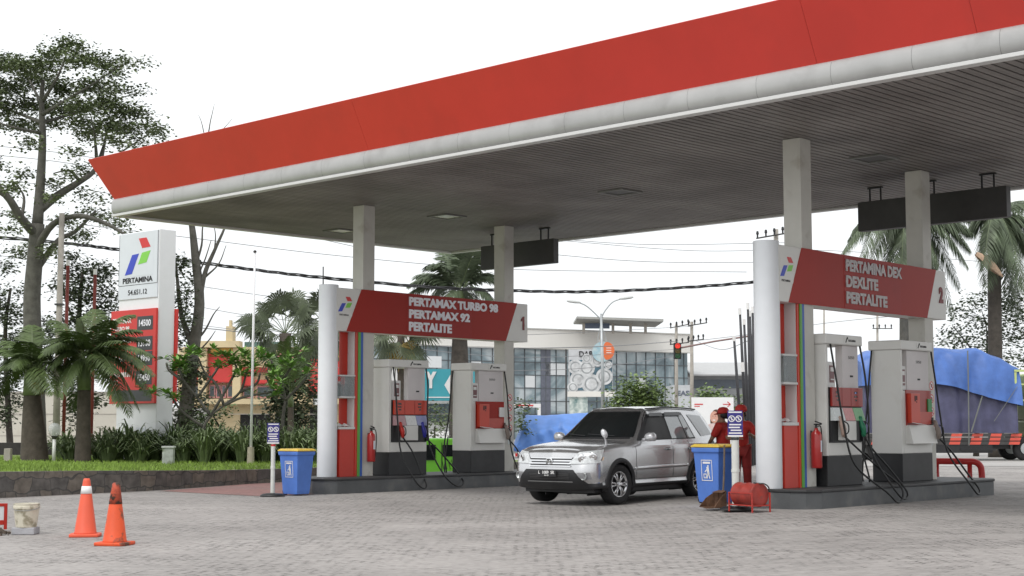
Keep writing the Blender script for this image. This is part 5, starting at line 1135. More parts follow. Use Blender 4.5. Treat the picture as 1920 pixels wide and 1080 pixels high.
feather_palm('young_palm', 'young feathery palm between the flagpole and the white rounded post', 47, (545, 850), (545, 760), .12, .09, [(500, 660), (530, 640), (585, 650), (590, 700), (500, 720), (575, 740), (545, 630), (520, 690)], .36, leafm('leaf_young', (.13, .19, .07)), (545, 735), n=34, droop=.3, group=None)
feather_palm('royal_palm', 'tall grey-green palm rising behind gate 1 under the canopy corner', 60, (862, 850), (862, 600), .30, .26, [(765, 535, 0, .8), (758, 560, .5, 1.0), (800, 500, -.5, .9), (835, 468, .8, .3), (850, 440, 1, .1), (900, 455, -1, .4), (945, 480, 0, .8), (958, 545, .4, 1.2), (940, 590, -.6, 1.1), (790, 600, .3, 1.3), (905, 610, 1, .9), (820, 600, -1, .8), (780, 520, 1, .7), (925, 520, 1, .8), (880, 440, -.6, .2), (840, 520, 1.4, .4)], .78, leaf_rp, (862, 545), zb=0, n=84, droop=.5, trunkm=bark_d, bulge=.12, group='royal palms')
feather_palm('royal_palm', 'royal palm drooping its fronds above gate 2, behind the long hanging board', 63, (1697, 855), (1697, 520), .26, .22, [(1575, 480, 0, 1.4), (1600, 430, .8, .9), (1625, 520, -.7, 1.6), (1660, 500, 1, 1.5), (1670, 540, -1, 1.2), (1730, 540, 1, 1.2), (1775, 580, 0, 1.9), (1815, 500, -.6, 1.6), (1800, 540, .7, 1.7), (1825, 440, .8, 1.0), (1760, 500, -1, 1.2), (1640, 390, 1.5, .5), (1760, 380, 1.5, .5), (1590, 450, 1, 1.6), (1610, 500, -1, 2.0), (1690, 530, -1.4, 1.4), (1745, 560, .6, 1.7), (1820, 470, 0, 1.5), (1790, 600, .3, 2.2)], .95, leaf_rp, (1697, 400), zb=0, n=95, droop=.85, trunkm=bark_g, group='royal palms')
feather_palm('royal_palm', 'royal palm with a hanging dead brown sheath at the right picture edge', 64, (1868, 858), (1864, 470), .34, .27, [(1838, 470, 0, 1.0), (1815, 430, .5, .8), (1850, 540, -.7, .9), (1905, 560, -.5, 1.4), (1912, 600, .4, 1.5), (1960, 520, 0, 1.4), (1990, 450, .6, .8), (1930, 480, 1, 1.0), (1940, 380, 1, .5), (1800, 400, 1.2, .6), (1880, 500, 1.3, 1.0), (1930, 560, -1.4, 1.2), (1895, 580, .8, 1.9), (1918, 540, -1.2, 1.8), (1845, 500, -1.3, 1.2)], .95, leaf_rp, (1866, 400), zb=0, n=95, droop=.9, trunkm=bark_d, group='royal palms')
t = COL.objects[-1]
p = W(1850, 497, 63); sh = MB(); rows = []
for i in range(9):
    q = i / 8; c = Vector((p.x - .45 + 1.1 * q, p.y, p.z + .45 - .95 * q)); w_ = .24 * math.sin(math.pi * (.12 + .85 * q)) ** .8
    rows.append([c + Vector((.5 * w_ * math.cos(a) * 1.1, .8 * w_ * math.sin(a), w_ * math.cos(a))) for a in [-1.9 + 3.8 * k / 8 for k in range(9)]])
sh.grid(rows); sh.tube([Vector((p.x - .3, p.y, p.z + .3)), Vector((p.x + .05, p.y + .3, p.z + .42)), Vector((p.x + .3, p.y + .5, p.z + .5))], .02, 6)
o = sh.build('dead_sheath', mat('sheath_brown', (.42, .29, .20), .8, var=.3, vs=9), None, smooth=True); pt = [x for x in COL.objects if x.name.startswith('royal_palm')][-1]; o.parent = pt; o.location = -Vector(pt.location)

def fan_palm(label, D, foot, top, fans, rad, dryf, lm, group, r=.2):
    p = W(*foot, D); t = thing('fan_palm', label, 'palm', (p.x, p.y, .1), 0, group); L0 = Vector(t.location); tp = W(*top, D) - L0
    MB().tube(smoothpath([Vector((0, 0, -.1)), tp * .4, tp], 5), [r * 1.3] + [r] * 10, 12).build('trunk', bark_p, t, smooth=True)
    c_ = MB(); rc = MB()
    for x, y, *z in list(fans) + [(x + rnd.uniform(-22, 22), y + rnd.uniform(-18, 22)) for x, y, *z in fans]:
        e = W(x, y, D + (z[0] if z else rnd.uniform(-.9, .9))) - L0; fan(c_, tp, tp.lerp(e, .72), rad, mb_r=rc)
    c_.build('crown', lm, t, fix=False); rc.build('stalk', cshaft, t)
    if dryf:
        d_ = MB()
        for x, y in dryf: fan(d_, tp - Vector((0, 0, .2)), tp.lerp(W(x, y, D - .3) - L0, .6), rad * .85, 16)
        d_.build('dry_fan', dry, t, fix=False)
fan_palm('clustered fan palm behind the flagpole in front of the red shop', 56, (535, 850), (535, 625), [(535, 555), (500, 572), (570, 575), (478, 620), (495, 650), (590, 610), (580, 655), (555, 680), (515, 680), (540, 700), (450, 600), (475, 590, 1), (560, 560, .8), (600, 640)], .85, None, leaf_fan, 'fan palms', .22)
fan_palm('fan palm half hidden by the white rounded post of gate 1', 58, (606, 850), (606, 610), [(606, 555), (580, 575), (640, 580), (575, 620), (640, 640), (600, 670), (580, 660), (625, 670)], .85, None, leaf_fan, 'fan palms', .12)
fan_palm('fan palm with a yellowing skirt between the two pumps of gate 1', 62, (752, 850), (752, 618), [(700, 630), (720, 655), (790, 660), (805, 630), (765, 680), (735, 680), (780, 600), (720, 600), (752, 590)], .9, [(745, 672), (752, 676), (760, 668)], leaf_fan, 'fan palms', .15)
# shaggy trunk leaves low on the fan palm cluster
simple_tree('leafy_shrub', 'shaggy green shrub wrapped round the fan palm foot', 'shrub', 52, (545, 850), None, [(545, 730, 30, 30), (560, 780, 34, 30), (520, 760, 20, 30), (530, 800, 30, 24), (580, 740, 16, 26), (560, 700, 24, 20)], leaf_dk, bark_d, .9, .16)

# right-hand tree, shrubs by the road
simple_tree('small_tree', 'leafy tree behind the blue tarpaulin truck at the right edge', 'tree', 66, (1830, 850), [([(1830, 858), (1835, 760), (1850, 690), (1880, 640)], .14, .04), ([(1850, 690), (1810, 640), (1785, 610)], .06, .015), ([(1850, 690), (1850, 620), (1840, 580)], .05, .015)],
            [(1800, 590, 20, 12), (1830, 570, 20, 12), (1860, 560, 22, 16), (1900, 550, 26, 18), (1880, 590, 34, 22), (1840, 610, 26, 16), (1790, 620, 22, 12), (1770, 640, 16, 8), (1820, 640, 34, 14), (1870, 635, 34, 18), (1910, 620, 26, 26), (1780, 665, 30, 10), (1840, 665, 40, 12), (1900, 670, 30, 16), (1920, 580, 20, 30), (1810, 560, 12, 8), (1785, 577, 10, 6)], leafm('leaf_right', (.08, .115, .05)), bark_d, .6, .17, zb=.0)
simple_tree('round_bush', 'large round pale green bush in front of the glass building', 'bush', 78, (1200, 850), [([(1200, 860), (1200, 800)], .1, .05)], [(1200, 728, 34, 24), (1180, 745, 34, 26), (1222, 748, 34, 26), (1200, 765, 46, 26), (1160, 765, 18, 20), (1240, 770, 18, 22), (1200, 790, 50, 20)], leafm('leaf_bush', (.17, .24, .08)), bark_d, 1.0, .2, 'roadside bushes', 0)
simple_tree('round_bush', 'small green bush above the white advertising board', 'bush', 80, (1335, 850), [([(1335, 860), (1335, 780)], .1, .05)], [(1332, 738, 22, 12), (1320, 750, 18, 12), (1345, 752, 20, 12), (1268, 770, 14, 12), (1395, 770, 14, 30), (1385, 800, 18, 30)], MATS['leaf_bush'], bark_d, 1.0, .2, 'roadside bushes', 0)
simple_tree('leafy_shrub', 'shrub seen in the gap between the pumps of island 1', 'shrub', 56, (815, 850), [([(815, 856), (815, 800)], .05, .03)], [(812, 775, 18, 14), (822, 800, 20, 16), (808, 815, 14, 12), (830, 780, 12, 14)], leafm('leaf_gap', (.10, .14, .055)), bark_d, .55, .14, None, 0)
simple_tree('leafy_shrub', 'shrub beside the blue tarpaulin heap behind column 1', 'shrub', 62, (975, 850), None, [(975, 760, 12, 14), (982, 790, 14, 20), (1400, 880, 8, 14)], MATS['leaf_gap'], bark_d, .8, .15, None, 0)
# strap-leafed clumps along the bed
def clump(p, h, label, seed):
    rn = random.Random(seed); m = MB(); n = 120
    for k in range(n):
        a = rn.uniform(0, 6.283); out_ = rn.uniform(.1, .80) * h * 1.15; r0 = rn.uniform(0, .18); top = h * rn.uniform(.65, 1.1) * (1 - .35 * out_ / h / 1.2)
        b = Vector((r0 * math.cos(a), r0 * math.sin(a), 0)); d = Vector((math.cos(a), math.sin(a), 0)); sv = Vector((-d.y, d.x, 0)) * rn.uniform(.016, .030)
        c1 = b + d * out_ * .35 + Vector((0, 0, top)); c2 = b + d * out_ + Vector((0, 0, top * rn.uniform(.35, .8)))
        pts = [b * (1 - q) ** 2 + c1 * 2 * q * (1 - q) * 1.0 + c2 * q * q for q in (0, .25, .5, .75, 1)]
        vs = []
        for i, q in enumerate(pts): w_ = sv * (1, 1.2, 1.1, .8, .1)[i]; vs += [q - w_, q + w_]
        m.add(vs, [(2 * i, 2 * i + 1, 2 * i + 3, 2 * i + 2) for i in range(4)])
    o = m.build('spider_lily', leaf_st if seed % 2 else leafm('leaf_strap_pale', (.17, .23, .10)), None, fix=False); o.location = p
    return tag(o, label, 'plant', 'strap-leafed lilies along the planting bed')
places = [(135, 858), (190, 856), (222, 854), (250, 860), (262, 862), (290, 858), (300, 850), (330, 856), (345, 862), (368, 858), (385, 864), (400, 856), (415, 862), (440, 858), (455, 864), (478, 858), (495, 862), (520, 858), (545, 862), (565, 858), (585, 862), (355, 848), (430, 848), (500, 848), (205, 862), (275, 852), (600, 858), (625, 860), (120, 850)]
for i, (x, y) in enumerate(places):
    Dp = 43.5 - (y - 855) * .22; X = (x - 960) / 2851 * Dp; z = on_lawn(X, Dp) or .4
    clump((X, Dp, z - .02), 1.10 + .14 * (i % 4), 'arching green strap-leafed lily clump in the bed below the price sign and shop', i)
# pale blossoms on the lilies are part of the planting bed plants

# ------------------------------------------------------------------ price totem
D = 43.0; pc = W(292, 812, D); ta = ANG + R(2)
t = thing('price_totem', 'tall white price sign with coloured logo and red price board behind the palms', 'price sign', (pc.x, pc.y, .35), ta)
totw = mat('totem_white', (.68, .71, .76), .4, var=.05, vs=.8); tots = mat('totem_side', (.80, .81, .83), .4, var=.03)
TW, TD, TT = 2.0, .56, 6.62      # along y (the sign face looks along -x), along x, height
MB().b2((0, 0, 0), (TD, TW, TT)).build('tower', tots, t, bevel=.02)
MB().b2((-.03, .03, 4.66), (-.0005, TW - .01, TT - .03)).build('sign_face', totw, t, bevel=.006)
MB().b2((-.034, .03, 5.06), (-.0305, TW - .02, 5.075)).b2((-.034, .03, 5.08), (-.0305, .045, TT - .04)).b2((-.034, TW - .035, 5.08), (-.0305, TW - .02, TT - .04)).build('panel_seam', dgrey, t)
lb = MB().b2((-.033, .25, 5.32), (-.0305, 1.75, 6.45)).build('logo_plate', totw, t)
logo(lb, lambda a, b, c: Vector((-.034 - c, 1.66 - a, 5.37 + b)), 1.04)
for o_ in lb.children: pass
text('PERTAMINA', .155, 1.5, endface(-.035, 1.76, 5.13), ink, t, 'lettering', bold=.03, ext=.004)
text('54.651.12', .15, .95, endface(-.035, 1.48, 4.78), ink, t, 'lettering', bold=.01, ext=.004)
pb_red = mat('price_board_red', (.62, .03, .022), .35, var=.06, vs=2)
pb = MB().b2((-.10, -.05, 1.63), (-.032, TW + .22, 4.34)).b2((TD + .001, -.05, 1.63), (TD + .10, TW + .2, 4.34)).build('price_board', pb_red, t, bevel=.01)
led = mat('led_panel', (.03, .035, .035), .3, var=.2)
rows_ = [('PERTAMAX', 'TURBO 98', 3.86, '14500'), ('PERTAMAX', '92', 3.28, '13900'), ('DEXLITE', '', 2.85, '14950'), ('PERTAMINA', 'DEX', 2.30, '15450')]
for a_, b_, z, pr_ in rows_:
    text(a_, .15, .95, endface(-.104, TW + .12, z + (.10 if b_ else 0)), cardw, pb, 'lettering', bold=.03, ext=.003)
    if b_: text(b_, .13, None if len(b_) < 5 else .85, endface(-.104, TW + .12, z - .12), cardw, pb, 'lettering', bold=.03, ext=.003)
    dp = MB().b2((-.106, .10, z - .13), (-.1005, .88, z + .27)).build('price_display', led, pb, bevel=.01)
    text(pr_, .19, .58, endface(-.109, .78, z - .02), letterw, dp, 'price', bold=.02, ext=.002)
MB().b2((-.106, .10, 1.70), (-.1005, TW + .08, 2.02)).build('price_display', led, pb)
MB().b2((-.006, .5, .55), (-.0005, .95, .95)).build('service_hatch', totw, t)
c_ = copy_tree  # (helper kept for repeats)

# ------------------------------------------------------------------ small things on the lawn
def post_thing(name, label, cat, px, py, D, mats, parts, zb=None, group=None, rz=0):
    X = W(px, py, D).x; z = on_lawn(X, D) if zb is None else zb
    return thing(name, label, cat, (X, D, (z or .4)), rz, group)
t = post_thing('utility_pole', 'grey concrete utility pole between the squat palm and the garden palm', 'utility pole', 104, 855, 46, None, None)
conc = mat('pole_concrete', (.38, .35, .31), .85, var=.25, vs=2, bump=.3)
h = W(103, 400, 46).z - t.location.z; MB().tube([(0, 0, -.1), (0, 0, h * .5), (0, 0, h)], [.11, .095, .08], 14).build('pole', conc, t, smooth=True)
MB().b2((-.12, -.13, h * .62), (.12, .13, h * .62 + .05)).build('clamp', dgrey, t)
rbr = mat('pole_redbrown', (.20, .035, .025), .6, var=.3)
for px, py, D_, lab in ((118, 498, 48, 'thin red-brown steel pole right of the concrete pole'), (170, 515, 49, 'thin red-brown steel pole nearer the price sign')):
    t = post_thing('steel_pole', lab, 'pole', px, 855, D_, None, None, group='red-brown steel poles'); h = W(px, py, D_).z - t.location.z
    MB().tube([(0, 0, -.1), (0, 0, h)], .055, 10).build('pole', rbr, t, smooth=True); MB().tube([(0, 0, h), (0, 0, h + .18)], .06, 10).build('pole_top', cardw, t)
t = post_thing('flagpole', 'slim white flagpole standing in the lily bed', 'flagpole', 470, 858, 41, None, None)
h = W(474, 474, 41).z - t.location.z
MB().tube([(0, 0, 0), (.03, 0, h)], [.04, .028], 10).build('pole', tots, t, smooth=True); MB().lathe([(0, 0), (.045, .01), (.045, .05), (0, .08)], n=12, c=(.03, 0, h)).build('finial', dgrey, t); MB().lathe([(.10, 0), (.09, .45), (0, .45)], n=12).build('footing', mat('wood_beige', (.42, .38, .30), .8), t)
t = post_thing('garden_lamp', 'small globe garden lamp on a white post between the two palms', 'lamp', 101, 856, 40, None, None)
MB().tube([(0, 0, 0), (0, 0, .62)], .045, 12).build('post', pvc, t, smooth=True)
MB().lathe([(.03, .60), (.09, .70), (.04, .71)], n=14).build('lamp_holder', dgrey, t)
MB().lathe([(.05, .70), (.13, .75), (.165, .86), (.15, .97), (.08, 1.04), (0, 1.05)], n=20).build('globe', mat('globe_glass', (.6, .62, .62), .08, alpha=.45, var=.1), t, smooth=True)
t = post_thing('marker_post', 'short pale concrete marker post on the lawn at the far left', 'post', 15, 858, 40, None, None)
MB().prism([(-.09, 0), (.09, 0), (.085, .36), (-.085, .36)], lambda a, b: Vector((a, -.09, b)), lambda a, b: Vector((a, .09, b))).build('post', conc, t, bevel=.015)
t = post_thing('junction_box', 'pale concrete junction box half buried in the lilies', 'junction box', 316, 852, 39.5, None, None)
MB().b2((-.14, -.11, 0), (.14, .11, .44)).build('box', mat('box_paint', (.42, .45, .42), .7, var=.3, vs=6, stain=(5, .5, .65, (.14, .17, .10))), t, bevel=.008); MB().b2((-.16, -.13, .441), (.16, .13, .49)).build('lid', mat('box_lid', (.5, .52, .5), .7), t, bevel=.008)
# low dark wall and cream boundary wall behind the lawn
def wallthing(name, label, cat, a, b, z0, z1, m, th=.2, cap=None):
    a = Vector(a); b = Vector(b); d = b - a; t = thing(name, label, cat, (a.x, a.y, z0), math.atan2(d.y, d.x)); L_ = d.length
    MB().b2((0, 0, 0), (L_, th, z1 - z0)).build('wall_body', m, t)
    if cap: MB().b2((-.02, -.05, z1 - z0 + .001), (L_ + .02, th + .05, z1 - z0 + .08)).build('coping', cap, t)
    return t
wallthing('low_wall', 'low black-brown wall along the back of the lawn at the left', 'wall', (-30, 48.6, 0), (W(126, 0, 48.6).x, 48.6, 0), -.2, W(0, 830, 48.6).z, mat('wall_dark', (.045, .04, .04), .85, var=.4, vs=2))
cw = mat('wall_cream', (.56, .53, .46), .8, var=.1, vs=.6, stain=(1.2, .55, .8, (.42, .38, .31)))
t = wallthing('boundary_wall', 'high cream rendered boundary wall behind the left palms', 'wall', (-38, 64, 0), (W(262, 0, 64).x, 64, 0), -.2, W(0, 738, 64).z, cw, .25, conc)
MB().b2((0, -.012, 2.0), (36, -.001, 2.03)).b2((0, -.012, 1.1), (36, -.001, 1.12)).build('seam', conc, t)

# ------------------------------------------------------------------ buildings
def facade(name, label, D0, px0, px1, D1=None, cat='building'):
    """an Empty at the left foot of a facade whose local x runs along it; returns (thing, f) with f(px, py) -> local (x, z)"""
    D1 = D1 or D0; a = W(px0, 800, D0); b = W(px1, 800, D1); a.z = b.z = 0; d = (b - a); an = math.atan2(d.y, d.x); t = thing(name, label, cat, a, an)
    ux = Vector((math.cos(an), math.sin(an), 0)); n_ = Vector((-ux.y, ux.x, 0)); c0 = Vector((0, 0, CAMH))
    def f(px, py):
        r = Vector(ray(px, py)); k = (a - c0).dot(n_) / r.dot(n_); p = c0 + r * k; return ((p - a).dot(ux), p.z)
    return t, f
def fb(mb, f, x0, y0, x1, y1, yo=0, dep=.3, wy=None):
    A, B = f(x0, y0), f(x1, y1); mb.b2((A[0], yo, min(A[1], B[1])), (B[0], yo + dep, max(A[1], B[1]))); return mb
scr = mat('shop_cream', (.60, .49, .30), .75, var=.10, vs=.5, stain=(.8, .58, .85, (.45, .34, .19))); srd = mat('shop_red', (.62, .055, .05), .6, var=.08, vs=.5); syl = mat('shop_gold', (.62, .36, .09), .6, var=.15, vs=4); sdk = mat('shop_window', (.05, .07, .08), .15, var=.4, vs=2, spec=.7); spk = mat('shop_pink', (.52, .25, .26), .7, var=.1)
sdark = mat('shop_opening', (.015, .014, .014), .8); grn = mat('shop_green_glass', (.09, .17, .15), .15, var=.3, vs=1)
t, f = facade('shop_building', 'row of two-storey shops with red panels, cream pillars and gold cornices behind the frangipani', 86, 225, 668)
m = MB(); fb(m, f, 340, 650, 668, 860, .35, 8); m.build('wall', scr, t)
cor = MB(); fb(cor, f, 375, 640, 452, 652, -.5, 1.0); fb(cor, f, 640, 655, 668, 664, -.4, .9); fb(cor, f, 340, 748, 668, 758, -.55, .895); cor.build('cornice', scr, t)
for a, b in ((374, 388), (438, 452), (336, 346), (565, 577)):
    m = MB(); fb(m, f, a, 652.5, b, 747.5, -.25, .595); m.build('pillar', scr, t, bevel=.03)
m = MB(); fb(m, f, 396, 652.5, 438, 661, -.10, .445); fb(m, f, 452.5, 690, 455, 700, -.1, .44); m.build('gold_frieze', syl, t)
for a, y0, b, y1 in ((390, 663, 437, 718), (346.5, 676, 373.5, 718), (453, 700, 474, 724), (478, 712, 520, 720), (577.5, 656, 600, 735), (625, 672, 668, 722), (540, 690, 564, 720)):
    m = MB(); fb(m, f, a, y0, b, y1, .15, .195); o = m.build('red_panel', srd, t)
    m2 = MB(); fb(m2, f, a, y1 - 2, b, y1, -.02, .168); m2.build('panel_sill', dred, o)
m = MB(); fb(m, f, 627, 661, 668, 670, -.12, .46); fb(m, f, 600, 668, 624, 672, -.1, .44); m.build('gold_frieze', syl, t)
for i, (a, y0, b, y1) in enumerate(((348, 722, 372, 746), (391, 722, 402, 746), (404, 722, 412, 746), (414, 722, 422, 746), (425, 722, 436, 746), (455, 726, 475, 746), (480, 724, 520, 746), (578, 738, 600, 747), (626, 726, 645, 746), (648, 726, 666, 746))):
    m = MB(); fb(m, f, a, y0, b, y1, .20, .145); w_ = m.build('window', spk, t); m = MB(); fb(m, f, a + 2, y0 + 2, b - 2, y1 - 3, .17, .028); m.build('pane', sdk, w_)
m = MB(); fb(m, f, 455, 640, 520, 688, .6, .3); m.build('green_glass', grn, t); m = MB(); fb(m, f, 455, 688.5, 535, 698, .0, .9); m.build('canopy_beam', dred, t)
m = MB(); fb(m, f, 425, 612, 437, 639.5, -.2, 1); fb(m, f, 429, 600, 433, 611.5, .1, .4); m.build('turret', scr, t)
for a, y0, b, y1 in ((449, 777, 505, 822), (350, 770, 372, 830), (515, 775, 560, 830), (580, 765, 600, 830)):
    m = MB(); fb(m, f, a, y0, b, y1, .28, .068); m.build('shop_front', sdark, t)
m = MB(); fb(m, f, 449, 796, 505, 798, .2, .075); fb(m, f, 470, 777, 471.5, 822, .19, .085); m.build('shop_front_bar', dgrey, t)
m = MB(); fb(m, f, 340, 640.5 + 9, 668, 652, 1.2, 6.8); m.build('roof', mat('roof_brown', (.22, .14, .10), .8), t)
m = MB(); fb(m, f, 598, 746, 640, 760, -2.5, .3); b_ = m.build('shop_sign', mat('sign_pale', (.6, .62, .62), .6, var=.3, vs=9), t)
# white gate/wall behind the bed
t, f = facade('garage_building', 'low white building wall showing left of the shops', 78, 320, 352); m = MB(); fb(m, f, 300, 765, 358, 860, 0, 4); m.build('wall', mat('garage_white', (.6, .6, .58), .7), t); m = MB(); fb(m, f, 339, 770, 353, 812, -.05, .048); m.build('door', mat('door_grey', (.45, .46, .47), .6), t)

# glass showroom
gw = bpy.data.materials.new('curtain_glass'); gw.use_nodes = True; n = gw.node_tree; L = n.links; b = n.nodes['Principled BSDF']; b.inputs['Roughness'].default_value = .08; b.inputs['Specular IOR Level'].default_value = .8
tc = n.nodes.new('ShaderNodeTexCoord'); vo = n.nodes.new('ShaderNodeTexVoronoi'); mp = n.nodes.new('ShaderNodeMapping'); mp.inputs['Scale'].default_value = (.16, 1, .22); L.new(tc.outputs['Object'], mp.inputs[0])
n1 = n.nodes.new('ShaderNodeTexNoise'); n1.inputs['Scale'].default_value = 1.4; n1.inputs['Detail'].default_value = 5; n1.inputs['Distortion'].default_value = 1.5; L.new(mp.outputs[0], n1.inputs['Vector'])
r1 = n.nodes.new('ShaderNodeValToRGB'); e = r1.color_ramp.elements; e[0].position = .36; e[0].color = (.09, .13, .15, 1); e[1].position = .66; e[1].color = (.50, .55, .57, 1); q = e.new(.5); q.color = (.21, .28, .31, 1); L.new(n1.outputs[0], r1.inputs[0])  # uneven tones paint soft reflections into the glass colour
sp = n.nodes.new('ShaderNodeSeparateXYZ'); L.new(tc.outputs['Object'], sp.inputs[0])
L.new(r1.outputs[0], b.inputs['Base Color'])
mull = mat('mullion', (.09, .10, .11), .5); bwh = mat('building_white', (.76, .74, .70), .7, var=.06, vs=.2)  # mullion grey lightened to stand for haze over the distant front
t, f = facade('glass_building', 'long showroom with a gridded glass front under a plain white upper wall', 130, 690, 1292, 147)
LN = f(1292, 700)[0]
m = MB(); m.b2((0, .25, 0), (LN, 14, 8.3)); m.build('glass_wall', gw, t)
m = MB(); m.b2((-.3, -.2, 8.32), (LN + .2, 14.2, 10.0)); m.build('upper_wall', bwh, t)
m = MB(); m.b2((-.35, -.3, 10.01), (LN + .25, 14.3, 10.12)).b2((-.3, -.28, 8.22), (LN + .2, -.02, 8.315)); m.build('parapet_line', mat('parapet', (.5, .49, .46), .7), t)
m = MB(); x = 0; k = 0
while x < LN: m.b2((x - .035, .19, 0), (x + .035, .245, 8.21)); x += 1.12; k += 1
m.build('vertical_mullion', mull, t)
m = MB(); z = 8.2 - 1.18
while z > 0: m.b2((0, .19, z - .035), (LN, .249, z + .035)); z -= 1.18
m.build('horizontal_mullion', mull, t)
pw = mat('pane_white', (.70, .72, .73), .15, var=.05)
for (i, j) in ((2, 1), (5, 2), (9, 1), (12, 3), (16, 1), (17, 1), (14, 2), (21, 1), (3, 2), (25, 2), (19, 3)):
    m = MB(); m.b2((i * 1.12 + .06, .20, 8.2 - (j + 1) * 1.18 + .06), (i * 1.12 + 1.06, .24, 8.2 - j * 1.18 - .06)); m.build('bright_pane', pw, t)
m = MB(); a, _ = f(1025, 700); m.b2((a - .5, .2, 0), (a + .55, .244, 8.2)); m.build('dark_bay', mat('bay_dark', (.13, .14, .18), .15, var=.2), t)  # bay colour carries the haze too, lighter than the bay itself
m = MB(); fb(m, f, 795, 668, 822, 690, -.6, .05); m.build('open_window', pw, t)
txm = mat('easi_ink', (.10, .12, .16), .6); a, z_ = f(1272, 740)
# roof pavilion
t, f = facade('roof_pavilion', 'flat-roofed concrete pavilion standing on top of the glass building', 139, 1080, 1240, cat='pavilion'); t.location.z = 10.1
f0_ = f
def lz_(q): return q - 10.1
S0 = f(1080, 597); S1 = f(1240, 607)
MB().add([(f(1080, 600)[0], -2, lz_(f(0, 600)[1])), (f(1240, 606)[0], -2, lz_(f(0, 606)[1])), (f(1240, 606)[0], 6, lz_(f(0, 606)[1])), (f(1080, 600)[0], 6, lz_(f(0, 600)[1])), (f(1080, 600)[0], -2, lz_(f(0, 596)[1])), (f(1240, 606)[0], -2, lz_(f(0, 601)[1])), (f(1150, 606)[0], 4, lz_(f(0, 593)[1])), (f(1080, 600)[0], 6, lz_(f(0, 596)[1])), (f(1240, 606)[0], 6, lz_(f(0, 601)[1]))],
         [(0, 1, 2, 3), (0, 4, 5, 1), (4, 6, 5), (0, 3, 7, 4), (4, 7, 6), (1, 5, 8, 2), (5, 6, 8), (3, 2, 8, 7), (7, 8, 6)]).build('roof_slab', mat('slab_grey', (.36, .36, .34), .8), t)
m = MB()
f = lambda x, y: (f0_(x, y)[0], f0_(x, y)[1] - 10.1)
for x in (1092, 1147, 1180, 1208): fb(MB(), f, x, 606, x + 5, 625, 0, .3).build('post', conc, t)
m = MB(); fb(m, f, 1095, 604, 1145, 614, 1.5, .2); m.build('window', mat('pav_glass', (.10, .13, .20), .2), t)
# warehouse to the right
t, f = facade('warehouse', 'low grey warehouse with pitched metal roof behind the leaning poles', 150, 1298, 1425)
wg = mat('warehouse_wall', (.34, .35, .36), .7, var=.15, vs=.4)
m = MB(); fb(m, f, 1300, 705, 1425, 860, 0, 12); m.build('wall', wg, t)
A = f(1298, 690); B = f(1425, 700); MB().add([(A[0] - .3, -1.5, f(0, 703)[1]), (B[0], -1.5, f(0, 703)[1]), (B[0], 7, f(0, 680)[1] + .3), (A[0] - .3, 7, f(0, 680)[1] + .3), (B[0], 14, f(0, 703)[1]), (A[0] - .3, 14, f(0, 703)[1])], [(0, 1, 2, 3), (3, 2, 4, 5)]).build('roof', mat('metal_roof', (.42, .42, .42), .5, var=.1), t, solid=.15)
m = MB(); fb(m, f, 1300, 712, 1425, 728, -.06, .055); fb(m, f, 1310, 738, 1360, 744, -.06, .055); m.build('window_band', mat('warehouse_glass', (.10, .12, .15), .2), t)
# pale far block on the right edge of glass building with dark lettering
t, f = facade('far_block', 'pale far building right of the glass front with dark lettering', 125, 1268, 1300)
m = MB(); fb(m, f, 1262, 722, 1298, 860, 0, 6); m.build('wall', mat('block_pale', (.5, .52, .54), .7, var=.1), t); a, z_ = f(1270, 742)
text('EASI', .42, 1.1, Matrix(((1, 0, 0, a), (0, 0, -1, -.02), (0, 1, 0, z_), (0, 0, 0, 1))), txm, t, 'lettering', bold=.03, ext=.01)
# low grey building and teal banner behind the pumps
t, f = facade('low_building', 'low grey-fronted building seen between the pumps of island 1', 72, 735, 945)
m = MB(); fb(m, f, 735, 752, 960, 860, 0, 6); m.build('wall', mat('low_wall_grey', (.40, .40, .39), .75, var=.2, vs=.5), t)
m = MB(); fb(m, f, 800, 757, 860, 790, -.08, .078); fb(m, f, 880, 757, 940, 795, -.08, .078); m.build('window', sdk, t); m = MB(); fb(m, f, 735, 808, 960, 822, -.5, .4); m.build('ledge', cardw, t)
m = MB()
for x in range(806, 860, 9): fb(m, f, x, 757, x + 1, 790, -.12, .038)
m.build('window_bar', dgrey, t)
teal = mat('banner_teal', (.06, .36, .43), .5, var=.08, vs=1)
t, f = facade('banner_board', 'teal advertising banner with white letters behind the pumps of island 1', 66, 725, 850, cat='banner')
m = MB(); fb(m, f, 748, 692, 892, 751, 0, .12); m.build('banner', teal, t); m = MB(); fb(m, f, 700, 690, 747.7, 760, .0, .12); m.build('white_part', cardw, t)
for ch, x0, wd, y_ in (('N', 748, 1.0, 728), ('Y', 797, .62, 728)):
    a, z_ = f(x0, y_); text(ch, .72, wd * .8, front(a, -.02, z_ ), cardw, t, 'lettering', bold=.06, ext=.01)
a0, z0 = f(860, 722); MB().prism([(a0 + .62 * math.cos(R(60 * k + 30 - 30)), z0 + .62 * math.sin(R(60 * k))) for k in range(6)], lambda a, b: Vector((a, -.02, b)), lambda a, b: Vector((a, -.004, b))).build('white_hexagon', cardw, t)
m = MB(); fb(m, f, 800, 744, 845, 746, -.02, .016); fb(m, f, 750, 738, 790, 742, -.02, .016); m.build('text_line', cardw, t)
m = MB(); fb(m, f, 752, 751.5, 756, 870, .01, .1); fb(m, f, 842, 751.5, 846, 870, .01, .1); m.build('post', dgrey, t)

